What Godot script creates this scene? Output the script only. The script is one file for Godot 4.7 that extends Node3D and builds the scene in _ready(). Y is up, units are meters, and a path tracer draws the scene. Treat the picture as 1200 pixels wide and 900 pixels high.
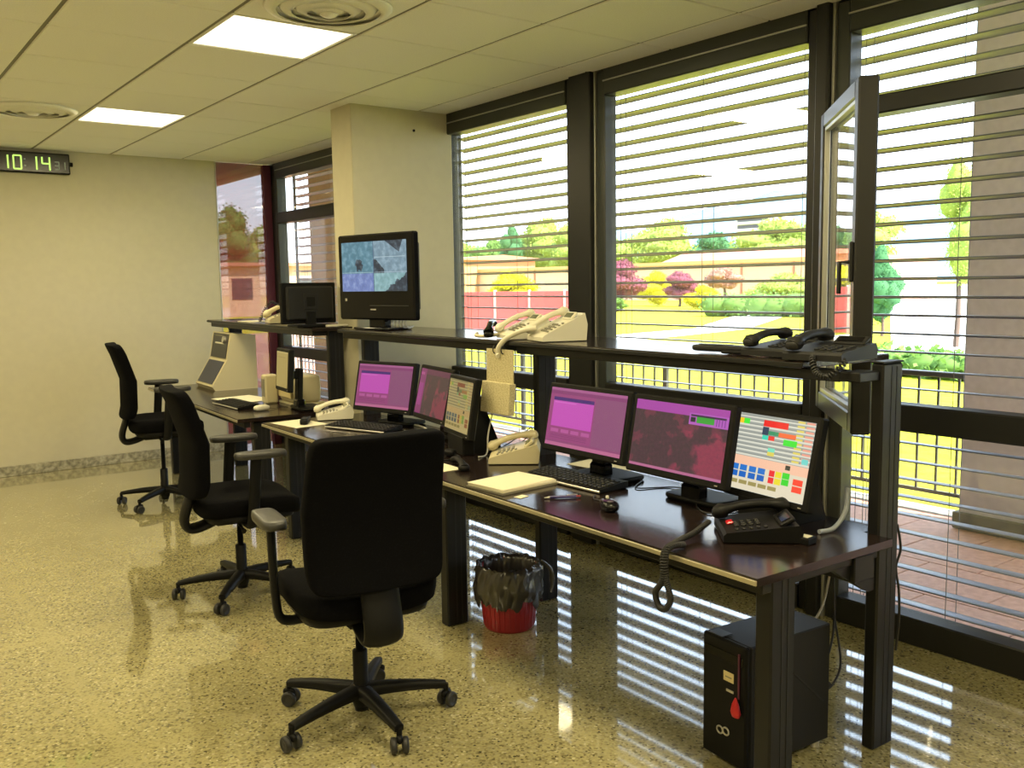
extends Node3D
# A control room: a run of three operator desks along a glazed wall with outdoor blinds, garden beyond.

var M := {}
var taken := {}
var rng := RandomNumberGenerator.new()
const UPV := Vector3.UP
var ID := Transform3D.IDENTITY
var TD := Transform3D(Basis(Vector3.UP, deg_to_rad(-1.56)), Vector3(1.95, 0, -1.53))   # near double desk: x = depth from its front edge, -z = along the run
var TC := Transform3D(Basis(Vector3.UP, deg_to_rad(-3.0)), Vector3(1.99, 0, -5.47))    # far desk
const H := 2.65      # ceiling
const WX := 3.50     # inner face of the glazed wall
const ZF := -8.42    # far wall

# ------------------------------------------------------------------ helpers
func numbered(s: String) -> String:
	if not taken.has(s):
		taken[s] = 0
		return s
	taken[s] += 1
	return "%s_%03d" % [s, taken[s]]

func tag(o: Node, label: String, category := "", group := "", kind := "") -> void:
	if label != "": o.set_meta("label", label)
	if category != "": o.set_meta("category", category)
	if group != "": o.set_meta("group", group)
	if kind != "": o.set_meta("kind", kind)

func thing(called: String, label: String, category: String, xf := Transform3D.IDENTITY, group := "") -> Node3D:
	var o := Node3D.new()
	o.name = numbered(called)
	add_child(o)
	o.transform = xf
	tag(o, label, category, group)
	return o

func setting(called: String, label := "", xf := Transform3D.IDENTITY) -> Node3D:
	var o := Node3D.new()
	o.name = called
	add_child(o)
	o.transform = xf
	tag(o, label, "", "", "structure")
	return o

func part(parent: Node, called: String, g, m: Material, xf := Transform3D.IDENTITY) -> MeshInstance3D:
	var o := MeshInstance3D.new()
	o.name = called
	if g is SurfaceTool:
		g.generate_normals()
		o.mesh = g.commit()
	else:
		o.mesh = g
	o.material_override = m
	o.transform = xf
	parent.add_child(o, true)
	return o

func S() -> SurfaceTool:
	var s := SurfaceTool.new()
	s.begin(Mesh.PRIMITIVE_TRIANGLES)
	s.set_smooth_group(-1)
	return s

func at(x: float, y: float, z: float, ry := 0.0, rx := 0.0, rz := 0.0) -> Transform3D:
	return Transform3D(Basis.from_euler(Vector3(deg_to_rad(rx), deg_to_rad(ry), deg_to_rad(rz))), Vector3(x, y, z))

func tri(st: SurfaceTool, a: Vector3, b: Vector3, c: Vector3) -> void:   # a b c counter-clockwise from outside
	st.add_vertex(a)
	st.add_vertex(c)
	st.add_vertex(b)

func poly(st: SurfaceTool, p: Array, out: Vector3) -> void:
	var n: Vector3 = (p[1] - p[0]).cross(p[2] - p[0])
	if n.length() < 1e-12 and p.size() > 3: n = (p[2] - p[0]).cross(p[3] - p[0])
	var pts: Array = p.duplicate()
	if n.dot(out) < 0: pts.reverse()
	for i in range(1, pts.size() - 1):
		tri(st, pts[0], pts[i], pts[i + 1])

func box(st: SurfaceTool, size: Vector3, xf := Transform3D.IDENTITY, bev := 0.0) -> SurfaceTool:
	st.set_smooth_group(-1)
	var h := size * 0.5
	var b: float = min(bev, min(h.x, min(h.y, h.z)) * 0.9)
	var B: Basis = xf.basis
	for a in 3:
		for s in [-1.0, 1.0]:
			var u: int = (a + 1) % 3
			var v: int = (a + 2) % 3
			var pts := []
			for k in [[-1, -1], [1, -1], [1, 1], [-1, 1]]:
				var p := Vector3.ZERO
				p[a] = s * h[a]
				p[u] = k[0] * (h[u] - b)
				p[v] = k[1] * (h[v] - b)
				pts.append(xf * p)
			var n := Vector3.ZERO
			n[a] = s
			poly(st, pts, B * n)
	if b > 0.0:
		for a in 3:
			var u: int = (a + 1) % 3
			var v: int = (a + 2) % 3
			for su in [-1.0, 1.0]:
				for sv in [-1.0, 1.0]:
					var p := [Vector3.ZERO, Vector3.ZERO, Vector3.ZERO, Vector3.ZERO]
					for k in 4:
						p[k][a] = (h[a] - b) * (-1.0 if k < 2 else 1.0)
						var first: bool = k == 0 or k == 3
						p[k][u] = su * (h[u] if first else h[u] - b)
						p[k][v] = sv * (h[v] - b if first else h[v])
						p[k] = xf * p[k]
					var n := Vector3.ZERO
					n[u] = su
					n[v] = sv
					poly(st, p, B * n)
		for sx in [-1.0, 1.0]:
			for sy in [-1.0, 1.0]:
				for sz in [-1.0, 1.0]:
					var sg := Vector3(sx, sy, sz)
					var c := sg * (h - Vector3(b, b, b))
					poly(st, [xf * (c + Vector3(sx * b, 0, 0)), xf * (c + Vector3(0, sy * b, 0)), xf * (c + Vector3(0, 0, sz * b))], B * sg)
	return st

# box between two corners
func bx(x0: float, x1: float, y0: float, y1: float, z0: float, z1: float, bev := 0.0) -> SurfaceTool:
	return box(S(), Vector3(abs(x1 - x0), abs(y1 - y0), abs(z1 - z0)), at((x0 + x1) / 2, (y0 + y1) / 2, (z0 + z1) / 2), bev)

func addbx(st: SurfaceTool, x0: float, x1: float, y0: float, y1: float, z0: float, z1: float, bev := 0.0) -> void:
	box(st, Vector3(abs(x1 - x0), abs(y1 - y0), abs(z1 - z0)), at((x0 + x1) / 2, (y0 + y1) / 2, (z0 + z1) / 2), bev)

func grid(st: SurfaceTool, rows: Array, close_u := false) -> void:   # rows of points; outside is where (next in row) x (next row) points
	st.set_smooth_group(0)
	for i in rows.size() - 1:
		var n: int = rows[i].size()
		for j in (n if close_u else n - 1):
			var k: int = (j + 1) % n
			var a: Vector3 = rows[i][j]
			var b: Vector3 = rows[i][k]
			var c: Vector3 = rows[i + 1][k]
			var d: Vector3 = rows[i + 1][j]
			if not a.is_equal_approx(b): tri(st, a, b, c)
			if not c.is_equal_approx(d): tri(st, a, c, d)
	st.set_smooth_group(-1)

func lathe(st: SurfaceTool, prof: Array, seg := 20, xf := Transform3D.IDENTITY) -> SurfaceTool:   # prof: Vector2(radius, y) from bottom to top on the outside
	var rows := []
	for p in prof:
		var r := []
		for j in seg:
			var a := -TAU * j / seg
			r.append(xf * Vector3(p.x * cos(a), p.y, p.x * sin(a)))
		rows.append(r)
	grid(st, rows, true)
	return st

func tube(st: SurfaceTool, pts: Array, r, sides := 8, sx := 1.0, sy := 1.0) -> SurfaceTool:
	var rows := []
	var up := Vector3.UP
	var t0: Vector3 = (pts[1] - pts[0]).normalized()
	if abs(t0.dot(up)) > 0.95: up = Vector3.RIGHT
	for i in pts.size():
		var t: Vector3
		if i == 0: t = pts[1] - pts[0]
		elif i == pts.size() - 1: t = pts[i] - pts[i - 1]
		else: t = pts[i + 1] - pts[i - 1]
		t = t.normalized()
		var side: Vector3 = up.cross(t).normalized()
		up = t.cross(side).normalized()
		var rad: float = r[i] if r is Array else r
		var row := []
		for j in sides:
			var a := TAU * (j + 0.5) / sides
			row.append(pts[i] + side * cos(a) * rad * sx + up * sin(a) * rad * sy)
		rows.append(row)
	grid(st, rows, true)
	poly(st, rows[0], pts[0] - pts[1])
	poly(st, rows[-1], pts[-1] - pts[-2])
	return st

func curve(ctrl: Array, n := 6) -> Array:   # Catmull-Rom through the points
	var out := []
	for i in ctrl.size() - 1:
		var p0: Vector3 = ctrl[max(i - 1, 0)]
		var p1: Vector3 = ctrl[i]
		var p2: Vector3 = ctrl[i + 1]
		var p3: Vector3 = ctrl[min(i + 2, ctrl.size() - 1)]
		for k in n:
			out.append(p1.cubic_interpolate(p2, p0, p3, float(k) / n))
	out.append(ctrl[-1])
	return out

func coil(ctrl: Array, r: float, wire: float, turns: int) -> SurfaceTool:
	var path: Array = curve(ctrl, 12)
	var pts := []
	var n := turns * 7
	var up := Vector3(0.3, 0.2, 1).normalized()
	for i in n + 1:
		var f := float(i) / n * (path.size() - 1)
		var k: int = min(int(f), path.size() - 2)
		var p: Vector3 = path[k].lerp(path[k + 1], f - k)
		var t: Vector3 = (path[k + 1] - path[k]).normalized()
		var s := up.cross(t).normalized()
		var u := t.cross(s)
		var a := TAU * i / 7.0
		pts.append(p + (s * cos(a) + u * sin(a)) * r)
	return tube(S(), pts, wire, 5)

func prism(st: SurfaceTool, pg: Array, z0: float, z1: float, xf := Transform3D.IDENTITY) -> SurfaceTool:   # polygon in xy, from z0 to z1
	st.set_smooth_group(-1)
	var p2 := PackedVector2Array(pg)
	if Geometry2D.is_polygon_clockwise(p2): p2.reverse()
	var ix := Geometry2D.triangulate_polygon(p2)
	for i in range(0, ix.size(), 3):
		for e in [[z0, -1.0], [z1, 1.0]]:
			var tr := []
			for k in 3: tr.append(xf * Vector3(p2[ix[i + k]].x, p2[ix[i + k]].y, e[0]))
			poly(st, tr, xf.basis * Vector3(0, 0, e[1]))
	for i in p2.size():
		var a := p2[i]
		var b := p2[(i + 1) % p2.size()]
		poly(st, [xf * Vector3(a.x, a.y, z0), xf * Vector3(b.x, b.y, z0), xf * Vector3(b.x, b.y, z1), xf * Vector3(a.x, a.y, z1)], xf.basis * Vector3(b.y - a.y, a.x - b.x, 0))
	return st

func spow(v: float, e: float) -> float:
	return signf(v) * pow(absf(v), e)

func reshaped(p: Vector3, form: String) -> Vector3:
	if form == "mouse":
		return Vector3(p.x, max(p.y, -0.017) * (1.0 - 2.2 * maxf(0.0, p.x)), p.z)
	if form == "seat":   # front edge falls away, sides rise a little
		return Vector3(p.x, p.y - 0.9 * pow(maxf(0.0, -p.z - 0.06), 2) + 0.35 * p.x * p.x, p.z)
	# backrest, hollowed towards the sitter
	var v := p.y / 0.285
	var w := 1.0 - 0.07 * maxf(0.0, v) - 0.10 * pow(maxf(0.0, -v - 0.2), 2)
	return Vector3(p.x * w, p.y, p.z - 0.42 * p.x * p.x - 0.035 * cos((v + 0.25) * 1.7) + 0.03 * v * v)

# a cushion: superellipsoid
func pillow(st: SurfaceTool, size: Vector3, xf := Transform3D.IDENTITY, e1 := 0.4, e2 := 0.4, nu := 20, nv := 10, form := "") -> SurfaceTool:
	var rows := []
	for i in nv + 1:
		var t := -PI / 2 + PI * i / nv
		t = asin(clampf(sin(t), -1, 1))
		var row := []
		for j in nu:
			var w := -TAU * j / nu
			var p := Vector3(spow(cos(t), e1) * spow(cos(w), e2) * size.x / 2, spow(sin(t), e1) * size.y / 2, spow(cos(t), e1) * spow(sin(w), e2) * size.z / 2)
			if i == 0 or i == nv: p = Vector3(0, signf(sin(t)) * size.y / 2, 0)
			if form != "": p = reshaped(p, form)
			row.append(xf * p)
		rows.append(row)
	grid(st, rows, true)
	return st

# flat picture: quad with UVs, corners top-left, top-right, bottom-right, bottom-left as its viewer sees them
func picture(tl: Vector3, tr: Vector3, br: Vector3, bl: Vector3) -> ArrayMesh:
	var st := SurfaceTool.new()
	st.begin(Mesh.PRIMITIVE_TRIANGLES)
	var n := (tr - tl).cross(tl - bl).normalized()
	var v := [tl, tr, br, bl]
	var uv := [Vector2(0, 0), Vector2(1, 0), Vector2(1, 1), Vector2(0, 1)]
	for k in [0, 1, 2, 0, 2, 3]:
		st.set_normal(n)
		st.set_uv(uv[k])
		st.add_vertex(v[k])
	return st.commit()

# ------------------------------------------------------------------ materials
func mat(called: String, r: float, g: float, b: float, rough := 0.6, metal := 0.0, spec := 0.5) -> StandardMaterial3D:   # r g b: linear base colour
	var m := StandardMaterial3D.new()
	m.resource_name = called
	m.albedo_color = Color(r, g, b).linear_to_srgb()
	m.roughness = rough
	m.metallic = metal
	m.metallic_specular = spec
	M[called] = m
	return m

func noise_tex(kind: int, freq: float, stops: Array, size := 512, oct := 4, sd := 1, ret := -1) -> NoiseTexture2D:   # stops: [position, linear r, g, b]
	var n := FastNoiseLite.new()
	n.seed = sd
	n.noise_type = kind
	n.frequency = freq
	n.fractal_octaves = oct
	if ret >= 0: n.cellular_return_type = ret
	if oct <= 1: n.fractal_type = FastNoiseLite.FRACTAL_NONE
	var g := Gradient.new()
	var off := PackedFloat32Array()
	var col := PackedColorArray()
	for s in stops:
		off.append(s[0])
		col.append(Color(s[1], s[2], s[3]).linear_to_srgb())
	g.offsets = off
	g.colors = col
	var t := NoiseTexture2D.new()
	t.width = size
	t.height = size
	t.seamless = true
	t.noise = n
	t.color_ramp = g
	return t

func tri_map(m: StandardMaterial3D, t: Texture2D, sc: float, stretch := Vector3.ONE, world := true) -> void:
	m.albedo_texture = t
	m.uv1_triplanar = true
	m.uv1_world_triplanar = world
	m.uv1_scale = stretch * sc

func screen_mat(called: String, im: Image, glow: float) -> StandardMaterial3D:
	var m := mat(called, 0.01, 0.01, 0.012, 0.25)
	m.emission_enabled = true
	m.emission_texture = ImageTexture.create_from_image(im)
	m.emission_operator = BaseMaterial3D.EMISSION_OP_MULTIPLY
	m.emission = Color.WHITE
	m.emission_energy_multiplier = glow
	return m

func C8(r: int, g: int, b: int) -> Color:
	return Color(r / 255.0, g / 255.0, b / 255.0)

func rect(im: Image, x: float, y: float, w: float, h: float, c: Color) -> void:   # in fractions of the picture
	var W := im.get_width()
	var Hh := im.get_height()
	im.fill_rect(Rect2i(int(x * W), int(y * Hh), max(1, int(w * W)), max(1, int(h * Hh))), c)

func materials() -> void:
	var m: StandardMaterial3D
	# polished terrazzo: stone chips in a warm binder
	m = mat("terrazzo", 1, 1, 1, 0.055, 0.0, 0.7)
	tri_map(m, noise_tex(FastNoiseLite.TYPE_CELLULAR, 0.16, [[0.0, 0.12, 0.105, 0.055], [0.12, 0.27, 0.235, 0.115], [0.4, 0.385, 0.345, 0.17], [0.75, 0.44, 0.395, 0.195], [0.9, 0.32, 0.295, 0.165], [1.0, 0.64, 0.58, 0.36]], 1024, 1, 4, FastNoiseLite.RETURN_CELL_VALUE), 0.8)
	m.clearcoat_enabled = true
	m.clearcoat = 0.8
	m.clearcoat_roughness = 0.04
	m.detail_enabled = true
	m.detail_blend_mode = BaseMaterial3D.BLEND_MODE_MUL
	m.detail_albedo = noise_tex(FastNoiseLite.TYPE_SIMPLEX, 0.008, [[0.0, 0.84, 0.84, 0.84], [0.5, 0.93, 0.93, 0.93], [1.0, 1, 1, 1]], 512, 5, 9)
	m.detail_uv_layer = BaseMaterial3D.DETAIL_UV_2
	m.uv2_triplanar = true
	m.uv2_world_triplanar = true
	m.uv2_scale = Vector3.ONE * 0.4
	m = mat("plaster", 1, 1, 1, 0.85)
	tri_map(m, noise_tex(FastNoiseLite.TYPE_SIMPLEX, 0.02, [[0.0, 0.50, 0.465, 0.335], [0.5, 0.515, 0.48, 0.345], [1.0, 0.53, 0.495, 0.355]], 512, 5, 2), 0.8)
	m = mat("ceiling_tile", 1, 1, 1, 0.9)
	tri_map(m, noise_tex(FastNoiseLite.TYPE_SIMPLEX, 0.12, [[0.0, 0.78, 0.77, 0.70], [0.5, 0.83, 0.82, 0.75], [1.0, 0.86, 0.85, 0.78]], 512, 4, 3), 1.6)
	mat("shaded_grid_metal", 0.20, 0.19, 0.14, 0.6)  # pale grid bars coloured dark, shade of the tile gaps put into the colour
	mat("marble_skirting", 1, 1, 1, 0.25)
	tri_map(M.marble_skirting, noise_tex(FastNoiseLite.TYPE_SIMPLEX, 0.03, [[0.0, 0.16, 0.15, 0.11], [0.5, 0.32, 0.30, 0.22], [1.0, 0.50, 0.47, 0.36]], 256, 5, 5), 2.0)
	m = mat("red_glass", 0.26, 0.03, 0.033, 0.0, 0.0, 0.5)
	m.transparency = BaseMaterial3D.TRANSPARENCY_ALPHA
	m.albedo_color.a = 0.66
	mat("frame", 0.012, 0.012, 0.0115, 0.4, 0.0, 0.45)
	mat("frame_grey", 0.036, 0.040, 0.037, 0.35, 0.2, 0.5)
	mat("gasket", 0.008, 0.008, 0.008, 0.6)
	mat("sash_edge", 0.42, 0.42, 0.38, 0.35, 0.6)
	m = mat("glass", 0.75, 0.85, 0.8, 0.0, 0.0, 0.5)
	m.transparency = BaseMaterial3D.TRANSPARENCY_ALPHA
	m.albedo_color.a = 0.04
	mat("slat", 0.15, 0.165, 0.215, 0.38, 0.1, 0.5)
	mat("cord_grey", 0.12, 0.12, 0.12, 0.7)
	# furniture
	m = mat("wenge", 1, 1, 1, 0.16, 0.0, 0.55)
	tri_map(m, noise_tex(FastNoiseLite.TYPE_SIMPLEX, 0.03, [[0.0, 0.008, 0.005, 0.0045], [0.5, 0.015, 0.0095, 0.008], [1.0, 0.026, 0.017, 0.0145]], 512, 4, 7), 1.0, Vector3(6, 6, 0.5))
	mat("edge_metal", 0.55, 0.50, 0.36, 0.35, 0.7)
	m = mat("leg_metal", 0.009, 0.009, 0.009, 0.42, 0.0, 0.4)
	m = mat("fabric", 1, 1, 1, 0.95, 0.0, 0.2)
	tri_map(m, noise_tex(FastNoiseLite.TYPE_CELLULAR, 0.09, [[0.0, 0.0015, 0.0015, 0.002], [0.6, 0.003, 0.003, 0.004], [1.0, 0.007, 0.007, 0.0085]], 256, 2, 8), 6.0, Vector3.ONE, false)
	mat("black_plastic", 0.005, 0.005, 0.005, 0.5, 0.0, 0.3)
	mat("soft_black", 0.014, 0.014, 0.014, 0.5, 0.0, 0.35)
	mat("arm_pad", 0.03, 0.03, 0.029, 0.42)
	mat("gloss_black", 0.004, 0.004, 0.005, 0.14, 0.0, 0.4)
	mat("wheel", 0.018, 0.018, 0.018, 0.5)
	mat("chrome", 0.6, 0.6, 0.6, 0.15, 1.0)
	mat("cream_plastic", 0.55, 0.49, 0.31, 0.42)
	mat("white_plastic", 0.66, 0.63, 0.50, 0.4)
	mat("key_grey", 0.20, 0.19, 0.14, 0.5)
	mat("lcd", 0.10, 0.11, 0.07, 0.2)
	mat("navy_panel", 0.02, 0.025, 0.06, 0.35)
	mat("dark_panel", 0.025, 0.025, 0.03, 0.35)
	m = mat("paper", 0.72, 0.68, 0.50, 0.9)
	m = mat("note_paper", 1, 1, 1, 0.9)
	tri_map(m, noise_tex(FastNoiseLite.TYPE_SIMPLEX, 0.06, [[0.0, 0.26, 0.22, 0.12], [0.42, 0.46, 0.40, 0.22], [0.55, 0.52, 0.46, 0.27], [1.0, 0.56, 0.50, 0.30]], 256, 3, 12), 4.0, Vector3(1, 2.5, 1), false)
	mat("pen_blue", 0.03, 0.02, 0.13, 0.3)
	mat("red_plastic", 0.30, 0.016, 0.022, 0.35)
	m = mat("bag", 0.022, 0.018, 0.016, 0.16, 0.0, 0.6)
	m.clearcoat_enabled = true
	m.clearcoat = 0.6
	mat("red_gloss", 0.5, 0.01, 0.02, 0.3)
	mat("strap", 0.09, 0.015, 0.04, 0.6)
	mat("sticker", 0.62, 0.52, 0.26, 0.6)
	mat("silver", 0.55, 0.53, 0.48, 0.3, 0.6)
	mat("cable_black", 0.012, 0.012, 0.012, 0.5)
	mat("cable_white", 0.6, 0.58, 0.5, 0.5)
	mat("cable_grey", 0.30, 0.33, 0.38, 0.45)
	mat("basket", 0.1, 0.06, 0.03, 0.8)
	m = mat("lamp_glow", 0.9, 0.88, 0.8, 0.6)
	m.emission_enabled = true
	m.emission = Color(1, 0.97, 0.86)
	m.emission_energy_multiplier = 1.6
	m = mat("digit_glow", 0.05, 0.06, 0.03, 0.5)
	m.emission_enabled = true
	m.emission = Color(0.80, 1.0, 0.45)
	m.emission_energy_multiplier = 0.75
	m = mat("digit_dim", 0.22, 0.24, 0.2, 0.5)
	m.emission_enabled = true
	m.emission = Color(0.6, 0.66, 0.55)
	m.emission_energy_multiplier = 0.18
	mat("clock_face", 0.006, 0.009, 0.005, 0.25)
	# outdoors
	m = mat("terracotta", 1, 1, 1, 0.7)
	tri_map(m, noise_tex(FastNoiseLite.TYPE_SIMPLEX, 0.03, [[0.0, 0.36, 0.17, 0.11], [0.5, 0.45, 0.22, 0.145], [1.0, 0.54, 0.285, 0.195]], 512, 5, 13), 1.0)
	mat("mortar", 0.32, 0.22, 0.17, 0.9)
	m = mat("stucco_lilac", 1, 1, 1, 0.9)
	tri_map(m, noise_tex(FastNoiseLite.TYPE_SIMPLEX, 0.05, [[0.0, 0.56, 0.52, 0.57], [1.0, 0.64, 0.60, 0.65]], 256, 4, 14), 1.0)
	m = mat("stucco_brown", 1, 1, 1, 0.9)
	tri_map(m, noise_tex(FastNoiseLite.TYPE_SIMPLEX, 0.05, [[0.0, 0.24, 0.14, 0.08], [1.0, 0.32, 0.19, 0.11]], 256, 4, 16), 1.0)
	mat("stone_base", 0.11, 0.10, 0.085, 0.7)
	mat("railing", 0.05, 0.05, 0.045, 0.45)
	m = mat("lawn", 1, 1, 1, 1.0, 0.0, 0.1)
	tri_map(m, noise_tex(FastNoiseLite.TYPE_SIMPLEX, 0.03, [[0.0, 0.25, 0.27, 0.022], [0.5, 0.36, 0.36, 0.03], [1.0, 0.44, 0.42, 0.04]], 512, 5, 15), 0.25)
	mat("paving", 0.62, 0.61, 0.58, 0.9)
	for l in [["leaf_lime", 0.24, 0.31, 0.07], ["leaf_green", 0.11, 0.20, 0.05], ["leaf_deep", 0.05, 0.14, 0.06], ["leaf_plum", 0.19, 0.06, 0.09], ["leaf_yellow", 0.45, 0.42, 0.02], ["leaf_rose", 0.34, 0.19, 0.15]]:
		m = mat(l[0], l[1], l[2], l[3], 0.8, 0.0, 0.2)
		m.backlight_enabled = true
		m.backlight = Color(l[1], l[2], l[3]).linear_to_srgb()
	mat("bark", 0.09, 0.06, 0.045, 0.9)
	mat("pink_wall", 0.56, 0.36, 0.26, 0.9)
	mat("orange_wall", 0.52, 0.27, 0.12, 0.9)
	mat("tile_roof", 0.38, 0.16, 0.10, 0.9)
	mat("far_white", 0.5, 0.49, 0.48, 0.9)
	mat("dark_glass", 0.03, 0.035, 0.04, 0.1)
	mat("red_fence", 0.50, 0.055, 0.05, 0.6)
	mat("fence_post", 0.5, 0.3, 0.25, 0.6)
	mat("hazy_hill", 0.13, 0.20, 0.24, 1.0, 0.0, 0.1)  # woodland colour shifted towards blue to stand for distance haze
	mat("concrete", 0.5, 0.47, 0.42, 0.9)

# ------------------------------------------------------------------ scene
func _ready() -> void:
	rng.seed = 7
	view_and_light()
	materials()
	room()
	windows()
	ceiling_fittings()
	desks()
	near_station()
	middle_station()
	far_station()
	shelf_things()
	floor_things()
	chairs()
	outside()

func view_and_light() -> void:
	var cam := Camera3D.new()
	cam.name = "camera"
	cam.transform = Transform3D(Basis(Vector3(0.79969471, -0.01536821, 0.60021012), Vector3(0.07666039, 0.99410389, -0.07668532), Vector3(-0.5954927, 0.10733719, 0.79615776)), Vector3(0, 1.5, 0))
	cam.fov = 45.25
	cam.near = 0.05
	cam.far = 3000.0
	add_child(cam)
	cam.current = true
	var e := Environment.new()
	e.background_mode = Environment.BG_SKY
	var sm := ProceduralSkyMaterial.new()
	sm.sky_top_color = Color(0.80, 0.90, 1.0)
	sm.sky_horizon_color = Color(0.97, 0.985, 1.0)
	sm.sky_curve = 0.12
	sm.ground_bottom_color = Color(0.35, 0.36, 0.25)
	sm.ground_horizon_color = Color(0.75, 0.78, 0.75)
	sm.sun_angle_max = 1.0
	var sky := Sky.new()
	sky.sky_material = sm
	e.sky = sky
	e.background_energy_multiplier = 3.7
	e.tonemap_mode = Environment.TONE_MAPPER_LINEAR
	e.tonemap_exposure = 1.55
	e.sdfgi_enabled = true
	e.ssao_enabled = true
	e.ssil_enabled = true
	var we := WorldEnvironment.new()
	we.name = "surroundings"
	we.environment = e
	add_child(we)
	var sun := DirectionalLight3D.new()
	sun.name = "sun"
	sun.sky_mode = DirectionalLight3D.SKY_MODE_LIGHT_ONLY
	sun.light_color = Color(1.0, 0.96, 0.88)
	sun.light_energy = 4.6
	sun.light_angular_distance = 0.6
	sun.shadow_enabled = true
	add_child(sun)
	sun.look_at_from_position(Vector3(0.125, 0.75, 0.65) * 10, Vector3.ZERO, Vector3.UP)

const TILE := 0.6
const GX := 3.28      # one line of the ceiling grid in x
const GZ := -3.305    # and in z
const X0 := -2.72     # room behind the camera's left
const Z1 := 2.7       # and behind it

func is_lamp(ix: int, iz: int) -> bool:   # tiles given by their lines: x = GX - ix*0.6, z = GZ - iz*0.6
	return ix > 0 and posmod(ix - 2, 4) == 0 and posmod(iz - 1, 4) == 0

func is_diffuser(ix: int, iz: int) -> bool:
	return (ix == 2 and iz == 0) or (ix == 3 and iz == 5) or (ix == 7 and iz == 1)

func room() -> void:
	var o := setting("floor", "polished speckled terrazzo floor mirroring the windows")
	part(o, "slab", bx(X0 - 0.2, WX + 0.12, -0.25, 0.0, ZF - 0.2, Z1 + 0.2), M.terrazzo)
	o = setting("ceiling", "suspended ceiling of square cream tiles in a metal grid")
	part(o, "slab", bx(X0 - 0.2, WX + 0.2, H + 0.04, H + 0.5, ZF - 0.2, Z1 + 0.2), M.shaded_grid_metal)
	var tile := bx(-0.2905, 0.2905, 0, 0.014, -0.296, 0.296, 0.004)
	tile.generate_normals()
	var tile_mesh := tile.commit()
	var st := S()
	for ix in range(-1, 11):
		var xa := GX - ix * TILE
		addbx(st, xa - 0.012, xa + 0.012, H + 0.006, H + 0.02, ZF, Z1)
	for iz in range(-10, 9):
		var za := GZ - iz * TILE
		addbx(st, X0, WX, H + 0.007, H + 0.02, za - 0.012, za + 0.012)
	part(o, "grid", st, M.shaded_grid_metal)
	for ix in range(-1, 10):
		for iz in range(-10, 9):
			if is_lamp(ix, iz): continue
			var x1: float = GX - ix * TILE
			var x0: float = max(x1 - TILE, X0)
			x1 = min(x1, WX)
			var z1: float = GZ - iz * TILE
			var z0: float = max(z1 - TILE, ZF)
			z1 = min(z1, Z1)
			if x1 - x0 < 0.03 or z1 - z0 < 0.03: continue
			# the column passes through the ceiling
			if x1 - x0 > 0.59 and z1 - z0 > 0.59: part(o, "tile", tile_mesh, M.ceiling_tile, at((x0 + x1) / 2, H, (z0 + z1) / 2))
			else: part(o, "tile", bx(x0 + 0.0095, x1 - 0.0095, H, H + 0.014, z0 + 0.004, z1 - 0.004, 0.004), M.ceiling_tile)
	o = setting("wall_far", "plain cream plaster wall at the far end of the room")
	part(o, "plaster", bx(X0 - 0.2, 2.965, 0, H + 0.04, ZF - 0.2, ZF), M.plaster)
	o = setting("wall_left", "plain cream plaster wall on the left outside the picture")
	part(o, "plaster", bx(X0 - 0.2, X0, 0, H + 0.04, ZF - 0.2, Z1 + 0.2), M.plaster)
	o = setting("wall_back", "plain cream plaster wall behind the camera")
	part(o, "plaster", bx(X0, WX + 0.2, 0, H + 0.04, Z1, Z1 + 0.2), M.plaster)
	o = setting("wall_column", "square cream plaster column between the windows")
	part(o, "shaft", bx(2.77, WX + 0.03, 0, H + 0.03, -5.64, -5.36, 0.006), M.plaster)
	part(o, "plug", tube(S(), [Vector3(3.23, 2.52, -5.362), Vector3(3.23, 2.52, -5.352)], 0.008, 8), M.black_plastic)
	o = setting("baseboard_far", "low grey marble skirting along the far wall")
	part(o, "skirting", bx(X0, 2.95, 0, 0.085, ZF, ZF + 0.012, 0.003), M.marble_skirting)
	o = setting("baseboard_left", "low grey marble skirting along the left wall")
	part(o, "skirting", bx(X0, X0 + 0.012, 0, 0.085, ZF + 0.012, Z1, 0.003), M.marble_skirting)
	# glossy red panel in the corner by the glazing
	var p := thing("glass_panel", "tall dark red tinted glass panel in the far corner", "panel", at(2.965, 0, ZF))
	part(p, "sheet", bx(0.012, 0.46, 0.0, H - 0.002, -0.03, -0.018), M.red_glass)
	part(p, "edge_trim", bx(0.0, 0.012, 0, H - 0.002, -0.05, 0.006, 0.002), M.sash_edge)
	part(p, "frame", bx(0.46, 0.535, 0, H - 0.002, -0.06, 0.0, 0.004), M.strap)

# ------------------------------------------------------------------ windows
func pane(o: Node3D, z0: float, z1: float, y0: float, y1: float) -> void:
	part(o, "pane", bx(WX + 0.045, WX + 0.051, y0, y1, z0, z1), M.glass)

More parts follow.
